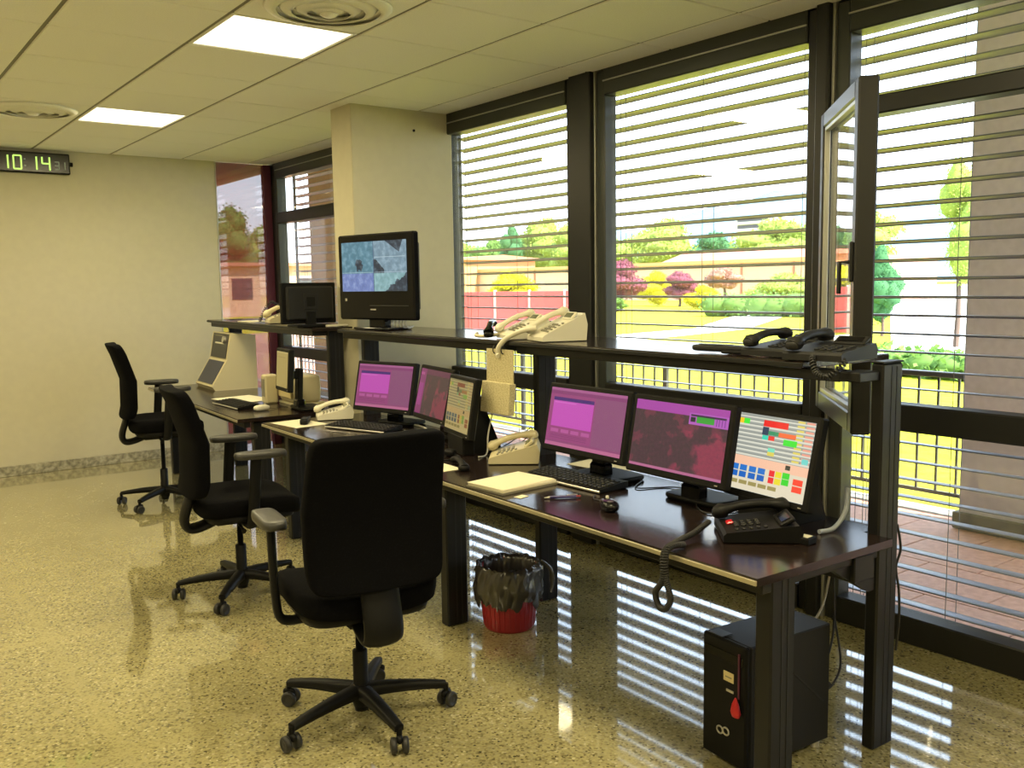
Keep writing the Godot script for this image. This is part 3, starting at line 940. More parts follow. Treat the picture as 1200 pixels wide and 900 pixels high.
func near_station() -> void:
	var office := screen_mat("screen_office", pic_office(), 0.55)
	var map := screen_mat("screen_map", pic_map(false), 0.55)
	var board := screen_mat("screen_board", pic_board(false), 0.75)
	monitor(TD * at(0.401, DY, -1.227, 0.7), "wide monitor showing a magenta window on the nearest desk, beside the slotted post", 0.499, 0.285, 0.105, 11, office)
	monitor(TD * at(0.396, DY, -0.712, -0.4), "wide monitor showing a dark reddish map between two other monitors", 0.493, 0.29, 0.098, 11, map)
	monitor(TD * at(0.47, DY, -0.372, -5), "squarish monitor with coloured button grid at the right end of the nearest desk", 0.375, 0.305, 0.068, 13, board, true)
	keyboard(TD * at(0.395, DY, -1.25, 3), "black keyboard below the magenta screen of the nearest desk")
	mouse(TD * at(0.20, DY, -0.82, 62), "small black glossy mouse near the front edge of the nearest desk", M.gloss_black)
	telephone(TD * at(0.475, DY, -1.78, -38), "cream desk telephone beside the open writing pad on the nearest desk", M.cream_plastic, false, 0.085, 1.06)
	# writing pad
	var pad := thing("writing_pad", "pad of blank cream paper at the front of the nearest desk", "pad", TD * at(0.165, DY, -1.36, 6))
	part(pad, "backing", box(S(), Vector3(0.29, 0.006, 0.225), at(0, 0.003, 0)), M.key_grey)
	part(pad, "pages", box(S(), Vector3(0.282, 0.012, 0.215), at(0, 0.012, 0), 0.002), M.paper)
	part(pad, "top_page", box(S(), Vector3(0.278, 0.0008, 0.213), at(-0.004, 0.0195, -0.003, 1.5, 0, 0.3)), M.paper)
	var sl := paper(TD * at(0.075, DY, -1.175, 15), "small white slip of paper between writing pad and pen", 0.05, 0.035, 0.0008, "paper_slip")
	sl.set_meta("category", "paper")
	var pen := thing("pen", "dark blue ballpoint pen lying on the nearest desk", "pen", TD * at(0.185, DY + 0.006, -1.055, -28))
	part(pen, "barrel", tube(S(), [Vector3(-0.055, 0, 0), Vector3(0.045, 0, 0)], 0.0055, 10), M.pen_blue)
	part(pen, "tip", tube(S(), [Vector3(-0.075, -0.001, 0), Vector3(-0.055, 0, 0)], [0.0012, 0.005], 10), M.silver)
	part(pen, "clip", box(S(), Vector3(0.04, 0.002, 0.004), at(0.03, 0.0065, 0)), M.silver)
	part(pen, "button", tube(S(), [Vector3(0.045, 0, 0), Vector3(0.062, 0, 0)], 0.0035, 8), M.red_plastic)
	# big black telephone at the right end
	var ph := telephone(TD * at(0.345, DY, -0.29, -40), "black desk telephone with a red key at the right end of the nearest desk", M.black_plastic, true, 0.052, 1.1, 0.016)
	part(ph, "red_key", box(S(), Vector3(0.02, 0.008, 0.03), at(-0.075, 0.036, 0.0, 0, 0, 14), 0.003), M.red_gloss)
	var cord := thing("coiled_cable", "black coiled telephone cord looping below the front edge of the desk", "cord", TD)
	part(cord, "coil", coil([Vector3(0.235, DY + 0.04, -0.385), Vector3(0.15, DY + 0.02, -0.37), Vector3(0.05, DY + 0.016, -0.345), Vector3(-0.022, DY + 0.0, -0.325), Vector3(-0.034, 0.63, -0.318), Vector3(-0.036, 0.585, -0.345), Vector3(-0.036, 0.548, -0.332), Vector3(-0.036, 0.545, -0.305), Vector3(-0.034, 0.58, -0.285), Vector3(-0.032, 0.64, -0.305), Vector3(-0.02, DY + 0.012, -0.312), Vector3(0.06, DY + 0.012, -0.322)], 0.007, 0.0034, 120), M.cable_black)
	var plug := thing("small_black_box", "small black box with a white label on the desk before the black telephone", "box", TD * at(0.385, DY, -0.135, 6))
	part(plug, "case", box(S(), Vector3(0.05, 0.022, 0.05), at(0, 0.011, 0), 0.003), M.black_plastic)
	part(plug, "white_label", box(S(), Vector3(0.0305, 0.001, 0.034), at(0, 0.0225, 0)), M.white_plastic)
	var c := thing("grey_cable", "light grey cable curving up beside the button grid monitor", "cable", TD)
	part(c, "wire", tube(S(), curve([Vector3(0.50, DY + 0.008, -0.17), Vector3(0.57, DY + 0.01, -0.165), Vector3(0.635, DY + 0.055, -0.17), Vector3(0.67, DY + 0.12, -0.19)], 6), 0.0075, 8), M.cable_grey)
	c = thing("thin_cable", "thin black cable lying between the monitors of the nearest desk", "cable", TD)
	part(c, "wire", tube(S(), curve([Vector3(0.60, DY + 0.004, -1.08), Vector3(0.50, DY + 0.004, -1.0), Vector3(0.62, DY + 0.004, -0.92), Vector3(0.55, DY + 0.03, -0.72), Vector3(0.47, DY + 0.004, -0.66), Vector3(0.42, DY + 0.004, -0.56), Vector3(0.52, DY + 0.004, -0.50), Vector3(0.56, DY + 0.004, -0.62)], 7), 0.0026, 6), M.cable_black)
	paper(TD * at(0.70, DY, -1.42, 8), "pale sheet of paper behind the magenta screen monitor", 0.16, 0.30, 0.001)

func middle_station() -> void:
	var office := screen_mat("screen_office_middle", pic_office(), 0.5)
	var map := screen_mat("screen_map_middle", pic_map(true), 0.4)
	var board := screen_mat("screen_board_middle", pic_board(true), 0.42)
	monitor(TD * at(0.468, DY, -3.079, 15.5), "wide monitor showing a magenta window on the middle desk, under the television", 0.479, 0.29, 0.085, 12, office)
	monitor(TD * at(0.45, DY, -2.52, -8), "dark monitor with a magenta column at its left edge on the middle desk", 0.43, 0.285, 0.10, 13, map)
	monitor(TD * at(0.37, DY, -2.12, -11.4), "narrow looking brownish monitor on the middle desk beside the hanging notepad", 0.345, 0.288, 0.080, 9, board, true)
	keyboard(TD * at(0.36, DY, -3.08, 20), "black keyboard on the middle desk before its magenta screen")
	telephone(TD * at(0.42, DY, -3.60, -20), "white desk telephone at the far end of the middle desk", M.white_plastic, false, 0.075, 1.0)
	paper(TD * at(0.16, DY, -3.52, 8), "pale sheet of paper under the black handset on the middle desk", 0.21, 0.30, 0.001)
	var r := thing("handheld_radio", "black handheld receiver lying on the paper of the middle desk", "radio", TD * at(0.19, DY + 0.0025, -3.50, 60))
	part(r, "body", pillow(S(), Vector3(0.16, 0.032, 0.05), at(0, 0.016, 0), 0.4, 0.4), M.black_plastic)
	part(r, "antenna", tube(S(), [Vector3(0.07, 0.016, 0.012), Vector3(0.13, 0.018, 0.012)], 0.006, 8), M.black_plastic)
	part(r, "keys", box(S(), Vector3(0.06, 0.003, 0.03), at(-0.03, 0.0325, 0)), M.arm_pad)
	# clutter between the two stations
	paper(TD * at(0.10, DY, -1.86, 0), "cream sheet of paper at the front edge beside the near chair's backrest", 0.17, 0.20, 0.0012)
	var b := thing("headset", "white and black telephone headset lying before the brownish monitor", "headset", TD * at(0.25, DY, -1.985, 20))
	var arc := []
	for i in 15:
		var a := PI * i / 14
		arc.append(Vector3(0.075 * cos(a), 0.008, 0.085 * sin(a) - 0.04))
	part(b, "band", tube(S(), arc, 0.005, 8), M.black_plastic)
	for s in [-1, 1]: part(b, "ear_cup", pillow(S(), Vector3(0.055, 0.034, 0.06), at(0.075 * s, 0.017, -0.05), 0.6, 0.8, 16, 8), M.white_plastic if s < 0 else M.black_plastic)
	part(b, "microphone", tube(S(), [Vector3(-0.075, 0.01, -0.06), Vector3(-0.06, 0.008, -0.13), Vector3(-0.03, 0.008, -0.16)], 0.004, 6), M.black_plastic)
	var h := thing("black_handset", "black telephone handset lying at the front of the middle desk", "handset", TD * at(0.20, DY, -1.81, 70))
	var pts := []
	var rad := []
	for i in 11:
		var u := -1.0 + 0.2 * i
		pts.append(Vector3(u * 0.10, 0.016 + 0.016 * (1 - u * u), 0))
		rad.append(0.011 + 0.007 * smoothstep(0.5, 0.9, absf(u)))
	part(h, "grip", tube(S(), pts, rad, 10, 1.3, 0.85), M.black_plastic)
	part(h, "speaker", pillow(S(), Vector3(0.05, 0.026, 0.05), at(-0.09, 0.013, 0), 0.6, 0.8, 14, 8), M.black_plastic)
	var c := thing("white_cable", "white cable lying across the back of the middle desk", "cable", TD)
	part(c, "wire", tube(S(), curve([Vector3(0.60, DY + 0.006, -3.10), Vector3(0.64, DY + 0.006, -2.95), Vector3(0.60, DY + 0.006, -2.78), Vector3(0.52, DY + 0.006, -2.66), Vector3(0.56, DY + 0.006, -2.5)], 6), 0.006, 6), M.cable_white)
	c = thing("hanging_cable", "white cable hanging down behind the notepad to the middle desk", "cable", TD)
	part(c, "wire", tube(S(), curve([Vector3(0.53, 1.0, -2.00), Vector3(0.50, 0.90, -1.99), Vector3(0.47, 0.80, -1.985), Vector3(0.45, DY + 0.006, -1.97), Vector3(0.38, DY + 0.006, -1.93)], 6), 0.004, 6), M.cable_white)
	c = thing("looped_cable", "thin black looped cable standing up beside the brownish monitor", "cable", TD)
	part(c, "wire", tube(S(), curve([Vector3(0.40, DY + 0.01, -1.90), Vector3(0.55, DY + 0.05, -1.93), Vector3(0.66, DY + 0.09, -1.95), Vector3(0.69, DY + 0.11, -1.94), Vector3(0.68, DY + 0.085, -1.93), Vector3(0.62, DY + 0.05, -1.92)], 6), 0.003, 6), M.cable_black)

func far_station() -> void:
	# sloping console below the shelf; front towards -x
	var o := thing("intercom_console", "white sloping console with dark panels standing on the farthest desk", "console", TC * at(0.36, DY, -1.72))
	var side := [Vector2(0.0, 0.0), Vector2(0.34, 0.0), Vector2(0.34, 0.425), Vector2(0.145, 0.445), Vector2(0.105, 0.235), Vector2(-0.02, 0.03)]
	part(o, "housing", prism(S(), side, -0.46, 0.02), M.cream_plastic)
	var st := S()
	prism(st, [Vector2(0.0, -0.004), Vector2(0.345, -0.004), Vector2(0.345, 0.0), Vector2(0.0, 0.0)], -0.46, 0.024)
	part(o, "base_edge", st, M.white_plastic)
	var lo0 := Vector3(-0.02, 0.03, 0)
	var lo1 := Vector3(0.105, 0.235, 0)
	var ex := (lo1 - lo0).normalized()
	var nn := Vector3(-ex.y, ex.x, 0)
	part(o, "lower_panel", box(S(), Vector3(0.20, 0.006, 0.40), Transform3D(Basis(ex, nn, Vector3(0, 0, 1)), (lo0 + lo1) / 2 + Vector3(0, 0, -0.22) + nn * 0.002)), M.navy_panel)
	var hi1 := Vector3(0.145, 0.445, 0)
	ex = (hi1 - lo1).normalized()
	nn = Vector3(-ex.y, ex.x, 0)
	var U := Transform3D(Basis(ex, nn, Vector3(0, 0, 1)), (lo1 + hi1) / 2 + Vector3(0, 0, -0.22) + nn * 0.002)
	var up := part(o, "upper_panel", box(S(), Vector3(0.195, 0.006, 0.40), U), M.dark_panel)
	part(up, "label_strip", box(S(), Vector3(0.012, 0.002, 0.24), U * at(0.02, 0.004, 0)), M.white_plastic)
	part(up, "knob", tube(S(), [U * Vector3(0.05, 0.003, 0.12), U * Vector3(0.05, 0.02, 0.12)], 0.028, 16), M.silver)
	part(up, "name_strip", box(S(), Vector3(0.01, 0.002, 0.2), U * at(0.08, 0.004, -0.04)), M.key_grey)
	# small tan screen, seen at an angle
	var tan := Image.create(64, 48, false, Image.FORMAT_RGB8)
	tan.fill(C8(172, 150, 84))
	rect(tan, 0.0, 0.0, 1.0, 0.06, C8(196, 176, 110))
	rect(tan, 0.1, 0.15, 0.7, 0.04, C8(150, 126, 70))
	monitor(TC * at(0.36, DY, -0.20, -4), "small monitor with a plain tan screen on the farthest desk", 0.29, 0.275, 0.13, 4, screen_mat("screen_tan", tan, 0.5))
	# cream machine beside the post
	var p := thing("desk_printer", "rounded cream plastic machine on the farthest desk beside the black post", "machine", TC * at(0.60, DY, -0.50))
	part(p, "body", pillow(S(), Vector3(0.20, 0.19, 0.30), at(0, 0.11, 0), 0.22, 0.25), M.cream_plastic)
	part(p, "foot_plate", bx(-0.10, 0.12, 0.0, 0.018, -0.15, 0.15, 0.003), M.cream_plastic)
	part(p, "front_lip", bx(-0.115, -0.095, 0.05, 0.17, -0.12, 0.12, 0.004), M.sticker)
	var q := thing("cream_speaker", "slim cream box behind the tan screen monitor on the farthest desk", "speaker", TC * at(0.44, DY, -0.66))
	part(q, "case", box(S(), Vector3(0.09, 0.20, 0.09), at(0, 0.10, 0), 0.01), M.cream_plastic)
	part(q, "grille", box(S(), Vector3(0.004, 0.12, 0.06), at(-0.046, 0.11, 0)), M.key_grey)
	paper(TC * at(0.36, DY, -1.0, 10), "pale papers lying beside the white console on the farthest desk", 0.30, 0.40, 0.002)
	keyboard(TC * at(0.20, DY, -0.66, 4), "black keyboard on the farthest desk")
	mouse(TC * at(0.26, DY, -0.31, 20), "white rounded mouse at the near end of the farthest desk", M.white_plastic)
	# on the far shelf
	telephone(TC * at(0.70, 1.245, -1.0, -12), "grey telephone with tangled cords on the far shelf", M.cream_plastic, false, 0.10, 1.25)
	var c := thing("tangled_cable", "black tangled cord draped over the far shelf telephone", "cord", TC)
	part(c, "coil", coil([Vector3(0.58, 1.26, -1.22), Vector3(0.60, 1.34, -1.17), Vector3(0.64, 1.40, -1.12), Vector3(0.68, 1.375, -1.08), Vector3(0.70, 1.40, -1.0), Vector3(0.66, 1.385, -0.92), Vector3(0.72, 1.40, -0.88)], 0.009, 0.004, 34), M.cable_black)
	paper(TC * at(0.62, 1.245, -1.45, 10), "pale paper on the far shelf beside the telephone", 0.16, 0.26, 0.006)
	var m := thing("monitor", "black monitor seen from the back on the near end of the far shelf", "monitor", TC * at(0.56, 1.245, -0.18, 4), "flat monitors on the operator desks")
	part(m, "panel", box(S(), Vector3(0.385, 0.265, 0.03), at(0, 0.155, -0.01), 0.006), M.black_plastic)
	part(m, "back_cover", box(S(), Vector3(0.33, 0.22, 0.03), at(0, 0.155, 0.015), 0.012), M.soft_black)
	part(m, "mounting_plate", box(S(), Vector3(0.10, 0.10, 0.008), at(0, 0.165, 0.032), 0.002), M.soft_black)
	part(m, "mounting_recess", box(S(), Vector3(0.06, 0.06, 0.008), at(0, 0.165, 0.034), 0.002), M.black_plastic)
	part(m, "stand_base", box(S(), Vector3(0.24, 0.018, 0.16), at(0, 0.009, 0), 0.005), M.black_plastic)
	part(m, "neck", box(S(), Vector3(0.07, 0.09, 0.03), at(0, 0.055, 0.02), 0.005), M.black_plastic)
	var w := thing("white_ruler", "flat white strip on the shelf below the turned black monitor", "strip", TC * at(0.70, 1.245, -0.06, 4))
	part(w, "strip", box(S(), Vector3(0.15, 0.014, 0.03), at(0, 0.0075, 0), 0.003), M.white_plastic)

func shelf_things() -> void:
	var SY := 1.2445
	# television
	var tv := thing("television", "black television showing four camera pictures on the shelf before the column", "television", TD * at(0.612, SY, -3.382, 12.8))
	var w := 0.689
	var y0 := 0.058
	var h := 0.51
	part(tv, "panel", box(S(), Vector3(0.05, h, w), at(0.025, y0 + h / 2, 0), 0.01), M.gloss_black)
	part(tv, "back_cover", box(S(), Vector3(0.09, h * 0.86, w * 0.86), at(0.075, y0 + h / 2, 0), 0.03), M.soft_black)
	part(tv, "screen", picture(Vector3(-0.0015, y0 + h - 0.045, -w / 2 + 0.04), Vector3(-0.0015, y0 + h - 0.045, w / 2 - 0.055), Vector3(-0.0015, y0 + 0.17, w / 2 - 0.055), Vector3(-0.0015, y0 + 0.17, -w / 2 + 0.04)), screen_mat("screen_cameras", pic_cameras(), 0.75))
	part(tv, "speaker_strip", box(S(), Vector3(0.004, 0.004, w * 0.5), at(-0.001, y0 + 0.085, w * 0.18)), M.arm_pad)
	part(tv, "maker_mark", box(S(), Vector3(0.002, 0.008, 0.05), at(-0.001, y0 + 0.062, -0.02)), M.silver)
	part(tv, "sensor_window", box(S(), Vector3(0.002, 0.016, 0.018), at(-0.001, y0 + 0.12, -w / 2 + 0.07)), M.silver)
	part(tv, "neck", box(S(), Vector3(0.06, 0.07, 0.14), at(0.05, 0.035, -0.02), 0.006), M.gloss_black)
	part(tv, "base", pillow(S(), Vector3(0.22, 0.016, 0.36), at(0.05, 0.008, 0), 0.3, 0.4), M.gloss_black)
	var st := S()
	for k in 5: tube(st, curve([Vector3(0.08, 0.06, 0.06 + 0.03 * k), Vector3(0.05, 0.035, 0.09 + 0.03 * k), Vector3(0.07, 0.012, 0.07 + 0.035 * k), Vector3(0.12, 0.02, 0.12 + 0.02 * k)], 5), 0.005, 6)
	part(tv, "white_leads", st, M.cable_white)
	# two cream telephones and a black handset
	telephone(TD * at(0.66, SY, -1.96, -16), "cream telephone on the shelf, left one of the pair above the notepad", M.white_plastic, false, 0.115, 0.95, 0.016)
	telephone(TD * at(0.66, SY, -1.70, -16), "cream telephone on the shelf, right one of the pair above the notepad", M.white_plastic, false, 0.125, 1.0, 0.016)
	var c := thing("cream_cable", "cream cord hanging from the shelf telephones to the notepad ring", "cord", TD)
	part(c, "wire", tube(S(), curve([Vector3(0.58, SY + 0.06, -1.74), Vector3(0.535, SY + 0.045, -1.80), Vector3(0.497, SY + 0.012, -1.86), Vector3(0.482, SY - 0.03, -1.90), Vector3(0.484, SY - 0.06, -1.912), Vector3(0.478, SY - 0.07, -1.90)], 6), 0.012, 8), M.white_plastic)
	c = thing("cream_cable", "cream cord lying at the front of the shelf left of the telephones", "cord", TD)
	part(c, "wire", tube(S(), curve([Vector3(0.60, SY + 0.03, -2.02), Vector3(0.55, SY + 0.012, -2.08), Vector3(0.53, SY + 0.012, -2.16), Vector3(0.56, SY + 0.02, -2.20)], 6), 0.008, 8), M.cream_plastic)
	var hs := thing("black_handset", "black handset leaning beside the cream shelf telephones", "handset", TD * at(0.60, SY + 0.022, -2.14, 50, 0, 10))
	var pts := []
	var rad := []
	for i in 11:
		var u := -1.0 + 0.2 * i
		pts.append(Vector3(u * 0.10, 0.026 + 0.022 * (1 - u * u), 0))
		rad.append(0.012 + 0.008 * smoothstep(0.5, 0.9, absf(u)))
	part(hs, "grip", tube(S(), pts, rad, 10, 1.3, 0.85), M.gloss_black)
	part(hs, "speaker", pillow(S(), Vector3(0.05, 0.03, 0.05), at(-0.09, 0.017, 0), 0.6, 0.8, 14, 8), M.gloss_black)
	# notepad hanging from the shelf edge
	var n := thing("hanging_notepad", "cream notepad hanging from a ring below the shelf edge", "notepad", TD * at(0.486, 0, 0))
	part(n, "upper_sheet", box(S(), Vector3(0.004, 0.155, 0.215), at(0, 1.128, -1.90, 0, 0, -1)), M.note_paper)
	part(n, "page_block", box(S(), Vector3(0.034, 0.145, 0.232), at(-0.012, 0.981, -1.905, 0, 0, -5), 0.003), M.note_paper)
	for z in [-1.935, -1.87]:
		var ring := []
		for i in 13:
			var a := TAU * i / 12
			ring.append(Vector3(-0.002 + 0.012 * cos(a), 1.203 + 0.018 * sin(a), z))
		part(n, "ring", tube(S(), ring, 0.003, 6), M.cable_black)
	# black telephones by the near post
	telephone(TD * at(0.66, SY, -0.445, 0), "black telephone on the shelf, left one of the two by the near post", M.soft_black, true, 0.05, 1.0, 0.018)
	telephone(TD * at(0.62, SY, -0.235, 6), "black telephone on the shelf, touching the near post", M.soft_black, true, 0.05, 1.05, 0.018)
	c = thing("drooping_cable", "black coiled cord drooping from the shelf beside the near post", "cord", TD)
	part(c, "coil", coil([Vector3(0.55, SY + 0.02, -0.23), Vector3(0.49, SY + 0.01, -0.20), Vector3(0.475, SY - 0.03, -0.17), Vector3(0.485, SY - 0.035, -0.13), Vector3(0.52, SY + 0.012, -0.10)], 0.008, 0.0035, 24), M.cable_black)
	var r := thing("flat_handset", "flat black receiver lying on the shelf left of the black telephones", "handset", TD * at(0.60, SY, -0.66, 8))
	part(r, "body", pillow(S(), Vector3(0.07, 0.024, 0.24), at(0, 0.018, 0), 0.35, 0.4), M.soft_black)
	part(r, "cradle", pillow(S(), Vector3(0.09, 0.014, 0.10), at(0.0, 0.008, 0.06), 0.4, 0.5), M.black_plastic)
	part(r, "keys", box(S(), Vector3(0.04, 0.004, 0.12), at(0, 0.030, -0.03)), M.arm_pad)
	part(r, "cord", coil([Vector3(0, 0.012, 0.12), Vector3(-0.02, 0.012, 0.16), Vector3(0.0, 0.012, 0.19)], 0.008, 0.0035, 10), M.cable_black)

func floor_things() -> void:
	# tower computer
	var o := thing("tower_computer", "black tower computer with a red tag under the nearest desk", "computer", TD * at(0.372, 0, -0.262, -3))
	var hx := 0.19
	var hz := 0.092
	part(o, "case", bx(-hx + 0.02, hx, 0.022, 0.408, -hz, hz, 0.004), M.soft_black)
	var f := part(o, "front_panel", bx(-hx, -hx + 0.02, 0.020, 0.410, -hz, hz, 0.006), M.black_plastic)
	part(f, "drive_door", bx(-hx - 0.002, -hx, 0.345, 0.375, -hz + 0.012, hz - 0.012, 0.001), M.gloss_black)
	part(f, "top_tab", bx(-hx + 0.004, -hx + 0.05, 0.410, 0.413, -hz + 0.02, -hz + 0.08, 0.001), M.arm_pad)
	part(f, "sticker", box(S(), Vector3(0.0015, 0.03, 0.042), at(-hx - 0.001, 0.298, 0.022)), M.sticker)
	part(f, "sticker_print", box(S(), Vector3(0.0015, 0.004, 0.026), at(-hx - 0.0016, 0.297, 0.022)), M.key_grey)
	part(f, "port_row", box(S(), Vector3(0.002, 0.008, 0.03), at(-hx - 0.001, 0.255, 0.028)), M.silver)
	var lg := S()
	for s in [-1, 1]:
		var ring := []
		for i in 15:
			var a := TAU * i / 14
			ring.append(Vector3(-hx - 0.0015, 0.118 + s * 0.002 + 0.0115 * sin(a), 0.0 + s * 0.0125 + 0.0125 * cos(a)))
		tube(lg, ring, 0.0028, 6)
	part(f, "emblem", lg, M.silver)
	for s in [[-0.15, -0.07], [-0.15, 0.07], [0.15, -0.07], [0.15, 0.07]]: part(o, "foot", lathe(S(), [Vector2(0.014, 0), Vector2(0.016, 0.022)], 12, at(s[0], 0, s[1])), M.silver)
	part(o, "side_groove", box(S(), Vector3(0.19, 0.006, 0.002), at(0.09, 0.22, hz + 0.0008, 0, 0, -42)), M.gasket)
	var t := thing("red_key_tag", "red drop shaped tag on a dark strap hanging on the tower computer", "tag", TD * at(0.372, 0, -0.262, -3))
	part(t, "strap", bx(-hx - 0.006, -hx - 0.002, 0.245, 0.385, 0.064, 0.070), M.strap)
	part(t, "drop", lathe(S(), [Vector2(0.0, -0.062), Vector2(0.014, -0.058), Vector2(0.02, -0.045), Vector2(0.014, -0.02), Vector2(0.004, 0.0), Vector2(0.0, 0.004)], 16, at(-hx - 0.012, 0.247, 0.062).scaled_local(Vector3(0.5, 1, 1))), M.red_gloss)
	# cables behind it
	var c := thing("power_cables", "black cables with plugs running from the back of the tower computer", "cables", TD)
	part(c, "wire", tube(S(), curve([Vector3(0.57, 0.24, -0.22), Vector3(0.62, 0.25, -0.22), Vector3(0.70, 0.33, -0.25), Vector3(0.72, 0.5, -0.27)], 6), 0.004, 6), M.cable_black)
	part(c, "wire", tube(S(), curve([Vector3(0.57, 0.16, -0.20), Vector3(0.63, 0.17, -0.2), Vector3(0.70, 0.22, -0.22), Vector3(0.72, 0.35, -0.26)], 6), 0.004, 6), M.cable_black)
	part(c, "wire", tube(S(), curve([Vector3(0.57, 0.36, -0.30), Vector3(0.66, 0.34, -0.31), Vector3(0.75, 0.38, -0.33), Vector3(0.8, 0.48, -0.34)], 6), 0.004, 6), M.cable_white)
	for y in [[0.245, -0.22], [0.165, -0.20]]: part(c, "plug", tube(S(), [Vector3(0.57, y[0], y[1]), Vector3(0.61, y[0] + 0.012, y[1])], 0.011, 8), M.cable_black)
	c = thing("post_cable", "black cable hanging down the back of the near post", "cable", TD)
	part(c, "wire", tube(S(), curve([Vector3(0.75, 0.72, -0.06), Vector3(0.765, 0.64, -0.055), Vector3(0.75, 0.58, -0.06), Vector3(0.762, 0.50, -0.055), Vector3(0.768, 0.40, -0.055), Vector3(0.762, 0.30, -0.06)], 6), 0.004, 6), M.cable_black)
	# waste bin with a bag over its rim
	var b := thing("waste_bin", "red waste bin lined with a black plastic bag under the desk", "bin", TD * at(0.345, 0, -1.655))
	part(b, "bucket", lathe(S(), [Vector2(0.0, 0.0), Vector2(0.105, 0.0), Vector2(0.112, 0.012), Vector2(0.135, 0.27), Vector2(0.130, 0.272), Vector2(0.105, 0.02), Vector2(0.0, 0.018)], 32), M.red_plastic)
	var ribs := S()
	for i in 32:
		var a := TAU * i / 32
		tube(ribs, [Vector3(0.112 * cos(a), 0.015, 0.112 * sin(a)), Vector3(0.126 * cos(a), 0.16, 0.126 * sin(a))], 0.0022, 5)
	part(b, "ribs", ribs, M.red_plastic)
	var nz := FastNoiseLite.new()
	nz.seed = 3
	nz.frequency = 0.9
	var rows := []
	var prof := [Vector2(0.150, 0.125), Vector2(0.156, 0.14), Vector2(0.160, 0.165), Vector2(0.162, 0.19), Vector2(0.162, 0.215), Vector2(0.160, 0.24), Vector2(0.158, 0.265), Vector2(0.152, 0.283), Vector2(0.144, 0.290), Vector2(0.136, 0.27), Vector2(0.128, 0.20), Vector2(0.112, 0.09), Vector2(0.0, 0.07)]
	for k in prof.size():
		var row := []
		for j in 96:
			var a := -TAU * j / 96
			var wob := nz.get_noise_3d(3 * cos(a), k * 0.8, 3 * sin(a)) * 0.020 + nz.get_noise_3d(8 * cos(a), k * 0.5, 8 * sin(a)) * 0.016 - 0.012
			var dy: float = (nz.get_noise_2d(3 * cos(a) + 20, 3 * sin(a)) * 0.06) if k < 2 else nz.get_noise_2d(6 * cos(a) + 9, 6 * sin(a)) * 0.012
			var r: float = prof[k].x + (wob if k < 11 else 0.0)
			row.append(Vector3(r * cos(a), prof[k].y + (dy if k < 11 else 0.0), r * sin(a)))
		rows.append(row)
	var bag := S()
	grid(bag, rows, true)
	part(b, "bag", bag, M.bag)
	part(b, "bag_knot", tube(S(), curve([Vector3(0.12, 0.29, 0.08), Vector3(0.155, 0.25, 0.10), Vector3(0.165, 0.19, 0.10), Vector3(0.15, 0.15, 0.11)], 5), [0.006, 0.007, 0.009, 0.008, 0.009, 0.010, 0.010, 0.011, 0.012, 0.012, 0.010, 0.009, 0.008, 0.007, 0.006, 0.006], 7), M.bag)

